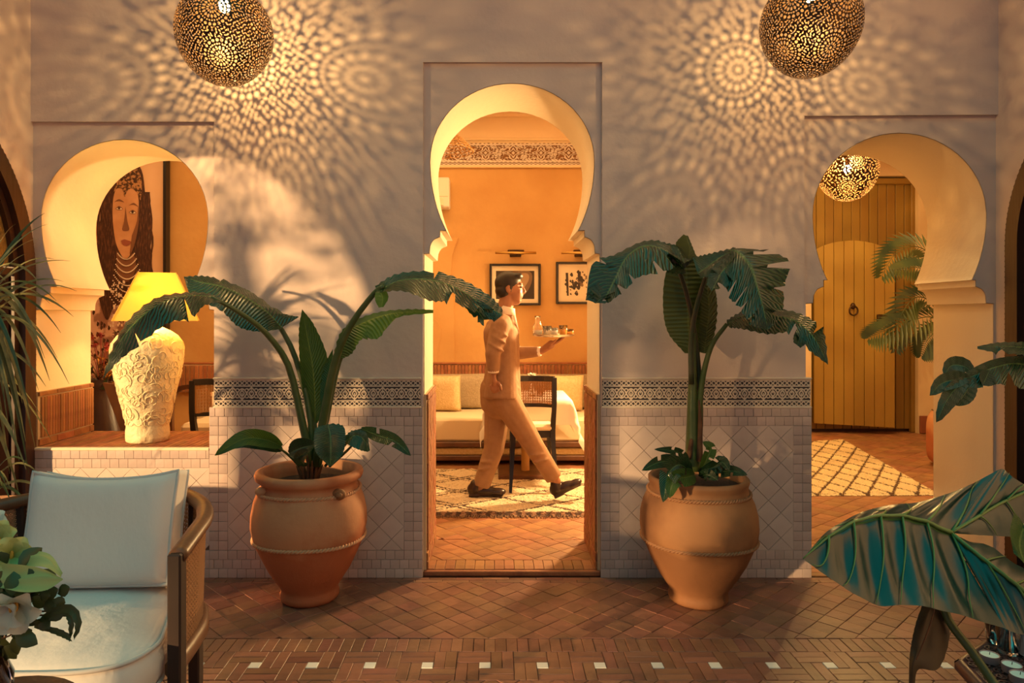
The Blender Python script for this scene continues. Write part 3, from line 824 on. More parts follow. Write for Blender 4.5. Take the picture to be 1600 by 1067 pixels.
# ---- corridor shell with the great plank door
YD = 8.60
m = M(); m.box((3.5, YD+.14, 2.0), (3.7, .1, 4.0)); struct(m.build('wall_corridor', K['cream_wall']))
xd0, xd1 = X(1262,YD), X(1427,YD)
m = M(); m.prism([(1.67,0),(1.67,3.9),(5.35,3.9),(5.35,0),(xd1,0),(xd1,Z(277,YD)),(xd0,Z(277,YD)),(xd0,0)], ww, YD-.10, YD+.09); struct(m.build('wall_corridor_front', K['cream_wall']))
m = M(); m.box((5.35, 6.55, 2.0), (.1, 4.3, 4.0)); struct(m.build('wall_corridor_right', K['cream_wall']))
m = M(); m.box((3.5, 6.5, 3.96), (3.7, 4.18, .1)); struct(m.build('ceiling_corridor', K['cream_wall']))
m = M(); m.cbox(((xd1+5.3)/2, YD-.115, .11), (5.3-xd1-.02, .03, .21), b=.006); struct(m.build('baseboard_corridor', K['redbase']))
droot = thing('door_1', ((xd0+xd1)/2, YD, 0), None, None); droot['kind'] = 'structure'
tp = Z(280,YD)
np_ = 12; wdt = (xd1-xd0)/np_
m = M(); m.box(((xd0+xd1)/2, YD+.05, tp/2), (xd1-xd0, .03, tp)); m.build('door_backing', K['dwood'], droot)
me = None
for i in range(np_):
    mm = M(); mm.cbox((xd0+(i+.5)*wdt, YD+.02, tp/2+.02), (wdt-.006, .035, tp-.04), b=.005)
    mm.build('plank', K['yellow'], droot)
mm = M(); mm.cbox(((xd0+xd1)/2, YD-.02, tp-.03), (xd1-xd0, .07, .07), b=.008)
mm.cbox((xd1-.02, YD-.01, tp/2), (.05, .06, tp), b=.008); mm.build('door_frame', K['yellow'], droot)
wk = thing('wicket_door', (X(1278,YD), YD-.06, .10), None, None); wk['kind'] = 'structure'
# arched wicket leaf standing slightly ajar, planks cut to the curve
x0w, x1w = X(1279,YD-.2), X(1397,YD-.2); wdw = x1w-x0w; zc_ = Z(412,YD-.2); rise = Z(375,YD-.2)-zc_; n_ = 8
for i in range(n_):
    ua, ub = i/n_, (i+1)/n_; top = []
    for j in range(5):
        u = ua+(ub-ua)*j/4; top.append((x0w+u*wdw-.004*(j==4)+.004*(j==0), zc_+rise*math.sqrt(max(0, 1-((u-.46)/.56)**2))))
    bz = .12-.03*ua
    poly = [(x0w+ua*wdw+.004, bz), *top, (x0w+ub*wdw-.004, bz-.03/n_)]
    mm = M(); mm.prism(poly, lambda u, v, w: Vector((u, w-(u-x0w)*.16, v)), YD-.075, YD-.04); mm.build('plank', K['yellow2'], wk)
kx, kz = X(1336,8.35), Z(484,8.35)
mm = M(); mm.ell((kx, 8.40, kz+.045), (.03, .03, .04)); mm.tube([(kx+.05*math.sin(a), 8.385, kz-.01+.055*math.cos(a)) for a in [2*pi*i/20 for i in range(21)]], .010, 6, cap=False); mm.build('door_knocker', K['brass'], wk, smooth=True)
mm = M(); mm.cbox((X(1384,8.3), 8.36, Z(497,8.3)), (.14, .04, .09), b=.01); mm.cbox((X(1384,8.3), 8.33, Z(497,8.3)), (.07, .03, .035), b=.008); mm.build('latch', K['brass'], wk)

# ================================================================== PIERCED PENDANT LAMPS
def fib(n):
    i = np.arange(n)+.5; ph = np.arccos(1-2*i/n); th = pi*(1+5**.5)*i
    return np.stack([np.cos(th)*np.sin(ph), np.sin(th)*np.sin(ph), np.cos(ph)], 1)
def shell_mesh(nu=560, nv=280, NP=3300, sc=.80):
    jj, ii = np.meshgrid(np.arange(nu), np.arange(nv))
    th = (ii+.5)/nv*pi; ph = (jj+.5)/nu*2*pi
    d = np.stack([np.sin(th)*np.cos(ph), np.sin(th)*np.sin(ph), -np.cos(th)], -1).reshape(-1, 3)
    hole = np.zeros(len(d), bool)
    # rosettes: one ring of six a little above the equator, five below
    cs = []
    for k in range(6): a = 2*pi*k/6+.35; cs.append((math.cos(a)*math.cos(.18), math.sin(a)*math.cos(.18), math.sin(.18)))
    for k in range(5): a = 2*pi*k/5+.9; cs.append((math.cos(a)*math.cos(-.72), math.sin(a)*math.cos(-.72), math.sin(-.72)))
    cs.append((0,0,-1)); cs = np.array(cs)
    cosang = d @ cs.T; best = cosang.argmax(1); ang = np.arccos(np.clip(cosang.max(1), -1, 1))
    c = cs[best]; ref = np.where(np.abs(c[:, 2:3]) > .9, np.array([[1.,0,0]]), np.array([[0,0,1.]]))
    e1 = np.cross(ref, c); e1 /= np.linalg.norm(e1, axis=1, keepdims=True); e2 = np.cross(c, e1)
    az = np.arctan2((d*e2).sum(1), (d*e1).sum(1))
    hole |= ang < .028
    for r0, r1, n, off in ((.05,.115,12,0),(.13,.205,16,.5),(.225,.26,30,0),(.285,.345,22,.5)):
        t = ((az/(2*pi)*n+off) % 1)-.5; rc = (ang-(r0+r1)/2)/((r1-r0)/2)
        wd = .34*np.sqrt(np.clip(1-rc*rc, 0, 1)); hole |= (np.abs(rc) < 1) & (np.abs(t) < wd)
    out = ang > .36
    fp = fib(NP); jr = np.random.default_rng(9); fp = fp+jr.normal(0,.011*sc,fp.shape); fp /= np.linalg.norm(fp, axis=1, keepdims=True); near = np.zeros(len(d), int); 
    for s0 in range(0, len(d), 20000): near[s0:s0+20000] = (d[s0:s0+20000] @ fp.T).argmax(1)
    q = d-fp[near]; rng = np.random.default_rng(3); ra = rng.uniform(0, pi, NP)
    f = fp[near]; g1 = np.cross(np.array([[.01,.02,1.]]), f); g1 /= np.linalg.norm(g1, axis=1, keepdims=True); g2 = np.cross(f, g1)
    a = ra[near]; x = (q*g1).sum(1); y = (q*g2).sum(1)
    xr = x*np.cos(a)+y*np.sin(a); yr = -x*np.sin(a)+y*np.cos(a)
    hole |= out & ((xr/(.034*sc))**2+(yr/(.0165*sc))**2 < 1)
    zt = -np.cos(th).reshape(-1)
    hole &= zt < .93; openv = zt > .975
    keep = ~(hole | openv)
    # vertices: slightly egg-shaped body
    jv, iv = np.meshgrid(np.arange(nu), np.arange(nv+1)); th = iv/nv*pi; ph = jv/nu*2*pi
    z = -np.cos(th); r = np.sin(th)*(1+.06*z)
    V_ = np.stack([r*np.cos(ph), r*np.sin(ph), z*1.04], -1).reshape(-1, 3)*.226
    kk = np.nonzero(keep)[0]; i = kk//nu; j = kk % nu; j2 = (j+1) % nu
    Fq = np.stack([i*nu+j, i*nu+j2, (i+1)*nu+j2, (i+1)*nu+j], 1)
    used, inv = np.unique(Fq, return_inverse=True); Fq = inv.reshape(-1, 4); V_ = V_[used]
    me = bpy.data.meshes.new('pierced_shell'); me.from_pydata(V_.tolist(), [], Fq.tolist())
    me.polygons.foreach_set('use_smooth', [True]*len(me.polygons)); me.materials.append(K['brass']); return me
SH = shell_mesh(640, 320); SH3 = shell_mesh(360, 180, 950, 1.5)
K['bulb'] = mat('lit_bulb', (1,.75,.35), .4, emit=30)
SHELL = SH
mb = M(); mb.ell((0,0,.02), (.028,.028,.036), n=16, m=10); bulb_tmp = mb.build('bulb', K['bulb'], smooth=True); BM = bulb_tmp.data; bpy.data.objects.remove(bulb_tmp)
def pendant(loc, label, energy, rz, top, tilt=0, s=1.0, bz=.0, SH=None):
    t = thing('pierced_pendant_lamp', loc, label, 'pendant lamp', None)
    sh = place('pierced_shade', SH or SHELL, t); sh.scale = (s, s, s); sh.rotation_euler = (tilt, 0, rz); sh['label'] = 'pierced brass globe shade with rosettes'
    b = place('bulb', BM, t, (0,0,bz)); b['label'] = 'glowing bulb'
    ROOT[t] = Vector(loc)
    mm = M(); c = Vector(loc); mm.tube([c+Vector((0,0,bz+.05)), c+Vector((0,0,.25*s)), (c.x, c.y, top)], .005, 8); mm.build('cord', K['black'], t)
    mm = M(); mm.lathe([(.0,.052),(.012,.050),(.03,.02),(.05,.012)], c+Vector((0,0,.222*s)), 20); mm.build('collar', K['brass'], t, smooth=True)
    mm = M(); mm.lathe([(-.03,.02),(-.02,.05),(-.004,.055),(0,.055)], (c.x, c.y, top), 20); mm.build('ceiling_rose', K['brass'], t, smooth=True)
    mm = M(); mm.lathe([(-.01,.012),(.0,.017),(.05,.017),(.055,.01)], c+Vector((0,0,bz+.045)), 12); mm.build('bulb_holder', K['brass'], t)
    l = bpy.data.lights.new('bulb_light', 'POINT'); l.energy = energy; l.color = (1,.60,.20); l.shadow_soft_size = .009
    lo = bpy.data.objects.new('bulb_light', l); COL.objects.link(lo); lo.parent = t; lo.location = (0,0,bz-.045)
    return t
pendant(P(351, 57, 3.40), 'pierced brass globe pendant hanging over the left potted plant', 46, .3, TOP, bz=.13)
pendant(P(1266, 42, 3.30), 'pierced brass globe pendant hanging at the top right of the courtyard', 33, 1.5, TOP, tilt=.08, bz=.13)
pendant(P(1324, 268, 5.55), 'bright pierced pendant seen through the right arch before the mustard door', 170, 2.1, 3.91, bz=.0, SH=SH3)

# ================================================================== TERRACOTTA POTS AND BANANA PLANTS
def leaf3(name, mid, left, right, mt, parent, n=34, m=5, tl=(), tr=(), bulge=.03, pleat=.004, depth=.3):
    Ms, Ls, Rs = (cat3([P(*q) for q in L_], n) for L_ in (mid, left, right))
    mm = M(); mm.uv = []; rows = []
    rt = random.Random(int(abs(Ms[0].x*1e4))+n); dpt = {i: depth+rt.uniform(-.12, .3) for i in range(n)}
    def vee(p, q, s_, dd): return p.lerp(q, .5*(1-min(1, max(0, (s_-dd)/(1-dd))))) 
    for i in range(n):
        T = (Ms[min(i+1,n-1)]-Ms[max(0,i-1)]).normalized(); wv = (Rs[i]-Ls[i])
        Nn = T.cross(wv); Nn = Nn.normalized() if Nn.length > 1e-6 else Vector((0,0,1))
        w = wv.length; row = []
        for j in range(-m, m+1):
            s_ = abs(j)/m; p = Ms[i].lerp(Ls[i] if j < 0 else Rs[i], s_)
            tt = tl if j < 0 else tr; E_ = Ls if j < 0 else Rs
            for a_, b_ in ((i, i+1), (i-1, i)):
                if a_ in tt and 0 <= a_ and b_ < n and s_ > 0:
                    o_ = b_ if a_ == i else a_; p = vee(p, Ms[o_].lerp(E_[o_], s_), s_, dpt[a_]); p = p+Nn*(.012*s_*(1 if a_ == i else -1))
            p = p+Nn*(bulge*w*4*s_*(1-s_)*.5+pleat*((i%2)*2-1)*min(1, s_*3)*min(1, w*12))
            row.append(p); mm.uv.append((.5+.5*j/m, i/(n-1)))
        rows.append(row)
    h = n; wd = 2*m+1; mm.v = [tuple(p) for r in rows for p in r]
    for i in range(h-1):
        for j in range(wd-1):
            side = -1 if j < m else 1; s_ = (abs(j-m+.5))/m
            if (i in (tl if side < 0 else tr)) and s_ > dpt[i]: continue
            mm.f.append((i*wd+j, i*wd+j+1, (i+1)*wd+j+1, (i+1)*wd+j)); mm.mi.append(0)
    return mm.build(name, mt, parent, smooth=True, fix=False)
def stemc(pts, r0, r1, parent, mt=None, name='stem', n=16):
    q = cat3([P(*p) for p in pts], n); mm = M(); mm.tube(q, [r0+(r1-r0)*i/(n-1) for i in range(n)], 8)
    return mm.build(name, mt or K['stem'], parent, smooth=True)
def simpleleaf(name, pts, w, mt, parent, n=20, fold=.25, tl=(), tr=(), side=None, prof=None, depth=.3, m=4):
    """leaf along a midrib with a width profile; side = preferred direction of the blade"""
    q = cat3([P(*p) for p in pts], n); mm = M(); mm.uv = []; L = []
    for i in range(n):
        T = (q[min(i+1,n-1)]-q[max(0,i-1)]).normalized()
        sd = Vector(side) if side else Vector((0,-1,.3)).cross(T); sd = (sd-T*sd.dot(T)).normalized(); Nn = sd.cross(T)
        t = i/(n-1); ww_ = w*(prof(t) if prof else (math.sin(pi*min(1,(t*.97+.03)))**.65))
        for j in range(-m, m+1):
            s_ = j/m; L.append(q[i]+sd*ww_*s_*math.cos(fold)+Nn*(-abs(s_)*ww_*math.sin(fold)+.0015*((i%2)*2-1)*min(1,abs(s_)*3)))
            mm.uv.append((.5+.5*s_, t))
    wd = 2*m+1; mm.v = [tuple(p) for p in L]
    for i in range(n-1):
        for j in range(wd-1):
            s_ = abs(j-m+.5)/m
            if (j < m and i in tl or j >= m and i in tr) and s_ > depth: continue
            mm.f.append((i*wd+j, i*wd+j+1, (i+1)*wd+j+1, (i+1)*wd+j)); mm.mi.append(0)
    return mm.build(name, mt, parent, smooth=True, fix=False)
def rope(mm, c, z, r, rr=.0075, turns=46):
    for ph in (0, pi):
        mm.tube([(c[0]+(r+rr*.5*math.cos(turns*a+ph))*math.cos(a), c[1]+(r+rr*.5*math.cos(turns*a+ph))*math.sin(a), c[2]+z+.003*math.sin(a*3)+rr*.6*math.sin(turns*a+ph)) for a in [2*pi*i/400 for i in range(401)]], rr*.8, 5, cap=False)
def pot(root, c, prof, mt, rmt, zs, name='pot'):
    mm = M(); mm.lathe(prof, c, 72, fn=lambda z, a: 1+.006*math.sin(3*a+z*9)+.004*math.sin(7*a-z*15)); p = mm.build(name, mt, root, smooth=True)
    for z, r in zs:
        mm = M(); rope(mm, c, z, r); mm.build('rope_band', rmt, p, smooth=True)
    return p
def soil(root, c, z, r):
    mm = M(); mm.lathe([(z-.03, r*.9),(z-.005, r),(z+.006, r*.7),(z+.012, .01)], c, 32, fn=lambda z_, a: 1+.01*math.sin(9*a)); mm.build('soil', K['soil'], root, smooth=True)
c1p = P(484, 935, 3.56); c1p.z = 0.002
t1 = thing('potted_banana_plant', c1p, 'pale terracotta urn with an arching banana plant, left of the doorway', 'potted plant')
pr1 = [(0,.120),(.004,.136),(.018,.146),(.035,.146),(.05,.140),(.066,.142),(.10,.164),(.16,.203),(.24,.240),(.31,.270),(.38,.285),(.44,.284),(.50,.272),(.55,.252),(.578,.236),(.592,.236),(.602,.248),(.612,.262),(.632,.268),(.648,.262),(.654,.246),(.648,.228),(.60,.214),(.50,.23),(.48,.20)]
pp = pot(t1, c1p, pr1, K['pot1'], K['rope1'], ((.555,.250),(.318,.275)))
mm = M(); q = c1p+Vector((.185,-.17,.565)); mm.ell(q, (.035,.022,.028)); mm.ell(q+Vector((.004,-.02,0)), (.018,.012,.014)); mm.build('clay_boss', K['pot2'], pp, smooth=True)
mm = M(); q = c1p+Vector((-.195,-.155,.575)); mm.ell(q, (.03,.018,.022)); mm.build('clay_boss', K['rope1'], pp, smooth=True)
soil(t1, c1p, .585, .21)
for a in range(14):
    an = a*2.4; mm = M(); b = c1p+Vector((.03*math.cos(an), .03*math.sin(an), .58)); mm.cap(b, b+Vector((.035*math.cos(an), .035*math.sin(an), .09+.03*(a%3))), .022, .006, sq=(1,.5)); mm.build('husk', K['husk'], t1, smooth=True)
# stems
stemc([(487,728,3.55),(470,650,3.54),(450,570,3.50),(415,520,3.42),(372,487,3.32),(330,464,3.24)], .022, .008, t1)
stemc([(490,728,3.56),(483,640,3.58),(462,560,3.60),(440,515,3.60),(415,480,3.60),(380,452,3.60),(330,440,3.60)], .018, .007, t1)
stemc([(494,728,3.54),(508,640,3.52),(525,560,3.48),(550,505,3.44),(585,458,3.40),(600,447,3.38)], .024, .011, t1)
stemc([(491,728,3.57),(492,690,3.58),(490,660,3.6)], .026, .016, t1)
stemc([(496,728,3.55),(512,650,3.58),(528,575,3.60),(540,545,3.6)], .014, .008, t1)
# left front leaf, hanging over the lamp
leaf3('leaf', [(345,470,3.27),(320,462,3.22),(290,462,3.18),(250,474,3.13),(210,505,3.10),(180,545,3.08),(160,592,3.08)],
      [(345,468,3.30),(325,458,3.28),(290,457,3.26),(245,465,3.22),(203,497,3.18),(176,542,3.14),(160,592,3.08)],
      [(345,472,3.22),(318,478,3.14),(300,497,3.08),(262,505,3.04),(222,535,3.02),(188,562,3.05),(160,592,3.08)], K['leaf'], t1, tr=(11,22), depth=.15)
# left rear broad leaf
leaf3('leaf', [(440,512,3.55),(415,485,3.50),(380,462,3.46),(345,447,3.42),(310,440,3.40),(287,432,3.40)],
      [(468,495,3.62),(440,488,3.60),(395,458,3.58),(350,438,3.52),(318,431,3.46),(287,432,3.40)],
      [(440,514,3.52),(403,518,3.44),(372,510,3.38),(345,485,3.34),(300,462,3.34),(287,432,3.40)], K['leaf'], t1, tl=(8,20), depth=.4)
# centre upright leaf
leaf3('leaf', [(492,665,3.60),(492,620,3.60),(488,570,3.59),(480,525,3.58),(472,483,3.56)],
      [(490,665,3.6),(474,615,3.57),(468,560,3.55),(467,515,3.55),(472,483,3.56)],
      [(494,665,3.6),(515,620,3.64),(512,560,3.62),(492,510,3.60),(472,483,3.56)], K['leafy'], t1, bulge=.12)
leaf3('leaf', [(503,650,3.60),(512,610,3.60),(518,570,3.62),(520,545,3.62)],
      [(503,650,3.60),(500,610,3.62),(505,575,3.62),(520,545,3.62)], [(503,650,3.60),(519,625,3.58),(521,590,3.6),(520,545,3.62)], K['leafy'], t1, n=16, pleat=.001)
# right upper leaf reaching across the doorway
leaf3('leaf', [(590,455,3.40),(625,438,3.36),(668,436,3.32),(710,448,3.28),(750,472,3.25),(785,492,3.24)],
      [(586,447,3.40),(620,428,3.42),(672,424,3.40),(720,436,3.38),(765,462,3.32),(786,484,3.27)],
      [(590,457,3.38),(630,455,3.26),(672,470,3.20),(703,472,3.16),(745,488,3.16),(772,502,3.20)], K['leaf'], t1, tr=(19,20,26), tl=(14,), depth=.25)
leaf3('leaf', [(730,462,3.27),(742,480,3.22),(756,500,3.19)], [(712,462,3.26),(735,490,3.20),(756,510,3.18)], [(752,470,3.27),(772,485,3.22),(775,500,3.2)], K['leaf'], t1, n=14, tr=(7,), tl=(9,))
leaf3('leaf', [(592,452,3.38),(598,465,3.36),(596,480,3.35)], [(587,452,3.38),(586,468,3.36),(592,481,3.35)], [(602,450,3.38),(607,465,3.36),(599,480,3.35)], K['leafy'], t1, n=10)
# right middle bright leaf
leaf3('leaf', [(524,560,3.56),(540,525,3.54),(560,508,3.52),(600,492,3.48),(640,487,3.45),(677,487,3.43)],
      [(520,560,3.58),(532,520,3.58),(556,500,3.56),(595,487,3.52),(640,483,3.47),(677,484,3.43)],
      [(527,563,3.54),(549,553,3.50),(565,530,3.47),(592,528,3.44),(618,497,3.44),(677,489,3.43)], K['leafy'], t1, tr=(15,24), depth=.3)
# small leaves round the rim
stemc([(468,728,3.5),(452,712,3.44),(436,700,3.38),(420,692,3.34)], .007, .004, t1)
simpleleaf('leaf', [(440,697,3.38),(415,687,3.32),(380,686,3.26),(335,712,3.22)], .045, K['leafy'], t1, fold=.5)
simpleleaf('leaf', [(440,703,3.40),(415,692,3.36),(385,690,3.34),(362,700,3.32)], .05, K['leaf'], t1, fold=.7)
simpleleaf('leaf', [(452,708,3.40),(470,700,3.36),(495,694,3.30)], .05, K['leaf'], t1, fold=.4)
leaf3('leaf', [(512,662,3.40),(516,680,3.30),(517,705,3.25),(516,728,3.24)],
      [(505,664,3.42),(492,672,3.34),(493,705,3.26),(514,728,3.24)], [(518,661,3.42),(538,668,3.36),(537,705,3.27),(518,728,3.24)], K['leaf'], t1, n=20, bulge=-.1)
stemc([(500,728,3.5),(508,690,3.45),(510,664,3.41)], .008, .005, t1)
stemc([(515,728,3.5),(540,706,3.44),(552,694,3.40)], .008, .005, t1)
leaf3('leaf', [(540,690,3.40),(555,680,3.36),(568,686,3.32),(576,705,3.3)],
      [(540,680,3.42),(552,672,3.40),(572,676,3.36),(578,704,3.3)], [(540,692,3.38),(548,697,3.34),(562,703,3.30),(574,706,3.3)], K['leaf'], t1, n=16)
simpleleaf('leaf', [(565,670,3.42),(590,680,3.34),(618,690,3.28),(642,712,3.24)], .04, K['leaf'], t1, fold=.6, tr=(6,), tl=(12,))
stemc([(508,728,3.52),(535,700,3.48),(556,675,3.44),(566,670,3.42)], .007, .004, t1)
simpleleaf('leaf', [(476,728,3.42),(470,716,3.34),(482,702,3.28)], .035, K['leaf'], t1)

c2p = P(1091, 940, 3.54); c2p.z = 0.002
t2 = thing('potted_banana_plant', c2p, 'weathered brown terracotta urn with a tall banana plant, right of the doorway', 'potted plant')
pr2 = [(0,.120),(.004,.140),(.016,.146),(.034,.146),(.046,.142),(.07,.150),(.13,.192),(.20,.232),(.27,.262),(.33,.284),(.38,.289),(.44,.285),(.50,.270),(.545,.248),(.565,.238),(.585,.240),(.60,.246),(.615,.246),(.625,.236),(.618,.220),(.58,.208),(.48,.22),(.46,.20)]
def lump(z, a): return 1+.008*math.sin(3*a+z*9)+.006*math.sin(5*a-z*15)
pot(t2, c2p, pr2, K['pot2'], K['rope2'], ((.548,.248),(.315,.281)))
soil(t2, c2p, .585, .205)
stemc([(1082,735,3.54),(1082,690,3.54),(1082,640,3.54),(1082,590,3.54),(1083,520,3.52)], .040, .014, t2, n=20)
stemc([(1090,735,3.55),(1092,690,3.55),(1094,640,3.56),(1090,560,3.55),(1078,480,3.50),(1062,425,3.45),(1050,405,3.4)], .018, .009, t2, K['stemd'])
stemc([(1080,600,3.52),(1080,530,3.50),(1088,480,3.46),(1100,440,3.42),(1104,428,3.38)], .014, .009, t2, K['stemd'])
stemc([(1088,735,3.55),(1092,650,3.54),(1098,590,3.52),(1112,540,3.48),(1136,506,3.44)], .018, .010, t2)
stemc([(1093,720,3.50),(1094,660,3.5),(1092,625,3.5)], .016, .004, t2, K['husk'], 'husk')
mm = M(); mm.cap(P(1077,712,3.52), P(1080,690,3.51), .022, .016, sq=(1,.6)); mm.build('husk', K['husk'], t2, smooth=True)
# broad upright leaves at the back
leaf3('leaf', [(1078,552,3.58),(1076,510,3.60),(1074,470,3.60),(1072,425,3.58),(1070,385,3.56)],
      [(1070,552,3.58),(1044,520,3.60),(1036,480,3.62),(1040,428,3.62),(1060,392,3.58)],
      [(1084,548,3.58),(1108,530,3.62),(1120,480,3.64),(1112,435,3.62),(1082,392,3.58)], K['leafo'], t2, bulge=.08)
leaf3('leaf', [(1100,552,3.56),(1104,520,3.57),(1108,480,3.58),(1102,430,3.58)],
      [(1092,550,3.56),(1092,520,3.56),(1095,480,3.56),(1096,430,3.58)], [(1106,552,3.56),(1118,515,3.6),(1120,470,3.62),(1110,430,3.6)], K['leafo'], t2, n=24)
leaf3('leaf', [(1075,408,3.50),(1078,390,3.49),(1072,368,3.48)], [(1056,400,3.50),(1056,380,3.49),(1068,366,3.48)], [(1090,405,3.52),(1082,385,3.50),(1075,368,3.48)], K['leafo'], t2, n=14)
# left drooping leaf
leaf3('leaf', [(1068,420,3.42),(1045,395,3.38),(1010,383,3.32),(980,400,3.24),(962,435,3.18),(945,468,3.14)],
      [(1062,410,3.46),(1040,380,3.44),(1005,377,3.40),(960,398,3.30),(926,412,3.22),(915,470,3.16)],
      [(1085,405,3.44),(1075,408,3.36),(1040,424,3.28),(1000,432,3.20),(978,452,3.14),(950,474,3.13)], K['leaf'], t2, tr=(9,14,22,27), tl=(24,), depth=.4)
leaf3('leaf', [(945,462,3.16),(938,468,3.14),(930,474,3.12)], [(935,440,3.17),(920,455,3.15),(918,470,3.13)], [(965,450,3.16),(958,462,3.14),(944,475,3.12)], K['leaf'], t2, n=14, tl=(6,9), tr=(5,9), depth=.1)
leaf3('leaf', [(1068,418,3.44),(1050,405,3.42),(1022,396,3.38)], [(1070,410,3.48),(1058,385,3.48),(1030,378,3.44)], [(1074,428,3.40),(1045,426,3.34),(1028,410,3.34)], K['leaf'], t2, n=16)
# right big leaf with teal sheen
leaf3('leaf', [(1118,404,3.42),(1145,390,3.38),(1170,412,3.28),(1182,445,3.20),(1192,480,3.14),(1200,515,3.12)],
      [(1108,430,3.46),(1128,432,3.32),(1140,465,3.22),(1155,480,3.16),(1175,508,3.12),(1196,515,3.12)],
      [(1120,398,3.48),(1175,390,3.46),(1232,406,3.38),(1226,445,3.28),(1222,490,3.18),(1202,514,3.12)], K['leaf'], t2, n=40, tl=(8,14,20,24,29), tr=(11,17,24,31), depth=.4)
leaf3('leaf', [(1145,392,3.38),(1125,402,3.36),(1090,428,3.32)], [(1150,386,3.42),(1110,396,3.42),(1082,402,3.40)], [(1150,400,3.34),(1122,428,3.28),(1095,434,3.28)], K['leaf'], t2, n=18, tr=(8,))
leaf3('leaf', [(1150,400,3.36),(1128,425,3.28),(1112,455,3.22)], [(1140,396,3.36),(1112,420,3.3),(1104,445,3.24)], [(1160,415,3.32),(1140,445,3.24),(1120,452,3.2)], K['leaf'], t2, n=16, tr=(6,11), tl=(8,))
# right lower arching leaf
leaf3('leaf', [(1136,505,3.45),(1165,492,3.40),(1205,492,3.34),(1245,502,3.28),(1272,528,3.22),(1294,570,3.18)],
      [(1136,500,3.48),(1160,487,3.48),(1205,482,3.44),(1250,490,3.36),(1285,515,3.28),(1294,570,3.18)],
      [(1140,512,3.42),(1160,514,3.34),(1200,522,3.28),(1238,520,3.22),(1262,545,3.18),(1294,570,3.18)], K['leaf'], t2, tr=(19,20,24), tl=(25,), depth=.2)
leaf3('leaf', [(1255,510,3.27),(1250,525,3.22),(1246,540,3.19)], [(1248,508,3.28),(1240,525,3.22),(1240,536,3.19)], [(1264,514,3.26),(1260,535,3.2),(1250,544,3.19)], K['leaf'], t2, n=10)
# little leaves at the rim
for pts, w_, k_ in (([(1078,735,3.46),(1055,722,3.38),(1030,722,3.32),(1003,735,3.28)], .035, 'leaf'), ([(1080,738,3.42),(1062,726,3.34),(1045,740,3.28),(1036,785,3.24)], .055, 'leaf'),
        ([(1076,730,3.46),(1068,712,3.42),(1050,704,3.38),(1022,702,3.36)], .022, 'leaf'), ([(1095,735,3.44),(1104,718,3.40),(1110,700,3.40),(1098,690,3.42)], .03, 'leafy'),
        ([(1092,738,3.44),(1115,730,3.38),(1128,722,3.34),(1140,735,3.3)], .035, 'leaf'), ([(1096,742,3.44),(1120,738,3.38),(1145,736,3.32),(1168,742,3.28)], .030, 'leaf'),
        ([(1085,742,3.42),(1075,745,3.32),(1052,752,3.26),(1046,778,3.22)], .045, 'leafy'), ([(1095,745,3.42),(1105,742,3.34),(1122,750,3.28)], .03, 'leaf')):
    simpleleaf('leaf', pts, w_, K[k_], t2, fold=.35, tl=(7,12), tr=(10,))

# ================================================================== NICHE: TABLE LAMP
lc = P(231, 686, 4.06); lc.z = ZS+.001
tl_ = thing('table_lamp', lc, 'large cream relief-carved ceramic lamp with lit yellow shade on the brick sill', 'table lamp')
sc = 4.06/1100
prf = [(0,.108),(.006,.115),(.03,.117),(.065,.116),(.085,.113),(.10,.115),(.16,.126),(.25,.146),(.34,.167),(.42,.183),(.49,.194),(.53,.194),(.57,.184),(.605,.160),(.632,.122),(.652,.080),(.664,.052),(.68,.046),(.695,.048),(.70,.03)]
mm = M(); mm.lathe(prf, lc, 72)
bd = mm.build('ceramic_base', K['ceramic'], tl_, smooth=True)
# raised floral carving: wandering strands and blobs that follow the wall of the vase
def prof_r(z):
    for (z0, r0), (z1, r1) in zip(prf, prf[1:]):
        if z0 <= z <= z1 and z1 > z0: return r0+(r1-r0)*(z-z0)/(z1-z0)
    return .05
mm = M(); rnd = random.Random(4)
for k in range(150):
    z = rnd.uniform(.12, .57); a = rnd.uniform(pi, 2*pi)+.2; ha = rnd.uniform(0, 2*pi); pts = []
    turn = rnd.choice((-1,1))*rnd.uniform(.25,.6)
    for q in range(9):
        r = prof_r(z)+.001; pts.append(lc+Vector((r*math.cos(a), r*math.sin(a), z)))
        z = min(.62, max(.10, z+.012*math.sin(ha))); a += .012*math.cos(ha)/r; ha += turn
    mm.tube(pts, [.001]+[.0042-.0003*q for q in range(8)], 5)
mm.build('raised_carving', mat('ceramic_relief', (.80,.66,.40), .55), bd, smooth=True)
mm = M(); mm.tube([lc+Vector((0,0,.68)), lc+Vector((0,0,.93))], .012, 10); mm.build('stem', K['brass'], tl_)
zb, zt_ = Z(501,4.06)-lc.z, Z(427,4.06)-lc.z
def frus(mm, hb, ht, z0, z1, rot, cc, th=.004):
    R = Matrix.Rotation(rot, 3, 'Z'); n = 4
    cs = [(-1,-1),(1,-1),(1,1),(-1,1)]
    vo = [cc+R @ Vector((a*hb, b*hb, z0)) for a, b in cs]+[cc+R @ Vector((a*ht, b*ht, z1)) for a, b in cs]
    vi = [cc+R @ Vector((a*(hb-th), b*(hb-th), z0)) for a, b in cs]+[cc+R @ Vector((a*(ht-th), b*(ht-th), z1)) for a, b in cs]
    mm.add(vo+vi, [(i,(i+1)%4,4+(i+1)%4,4+i) for i in range(4)]+[(8+i,12+i,12+(i+1)%4,8+(i+1)%4) for i in range(4)]+[(i,8+i,8+(i+1)%4,(i+1)%4) for i in range(4)]+[(4+i,4+(i+1)%4,12+(i+1)%4,12+i) for i in range(4)])
mm = M(); cs_ = lc+Vector((.06,0,0)); frus(mm, .212, .095, zb, zt_, math.radians(22), cs_)
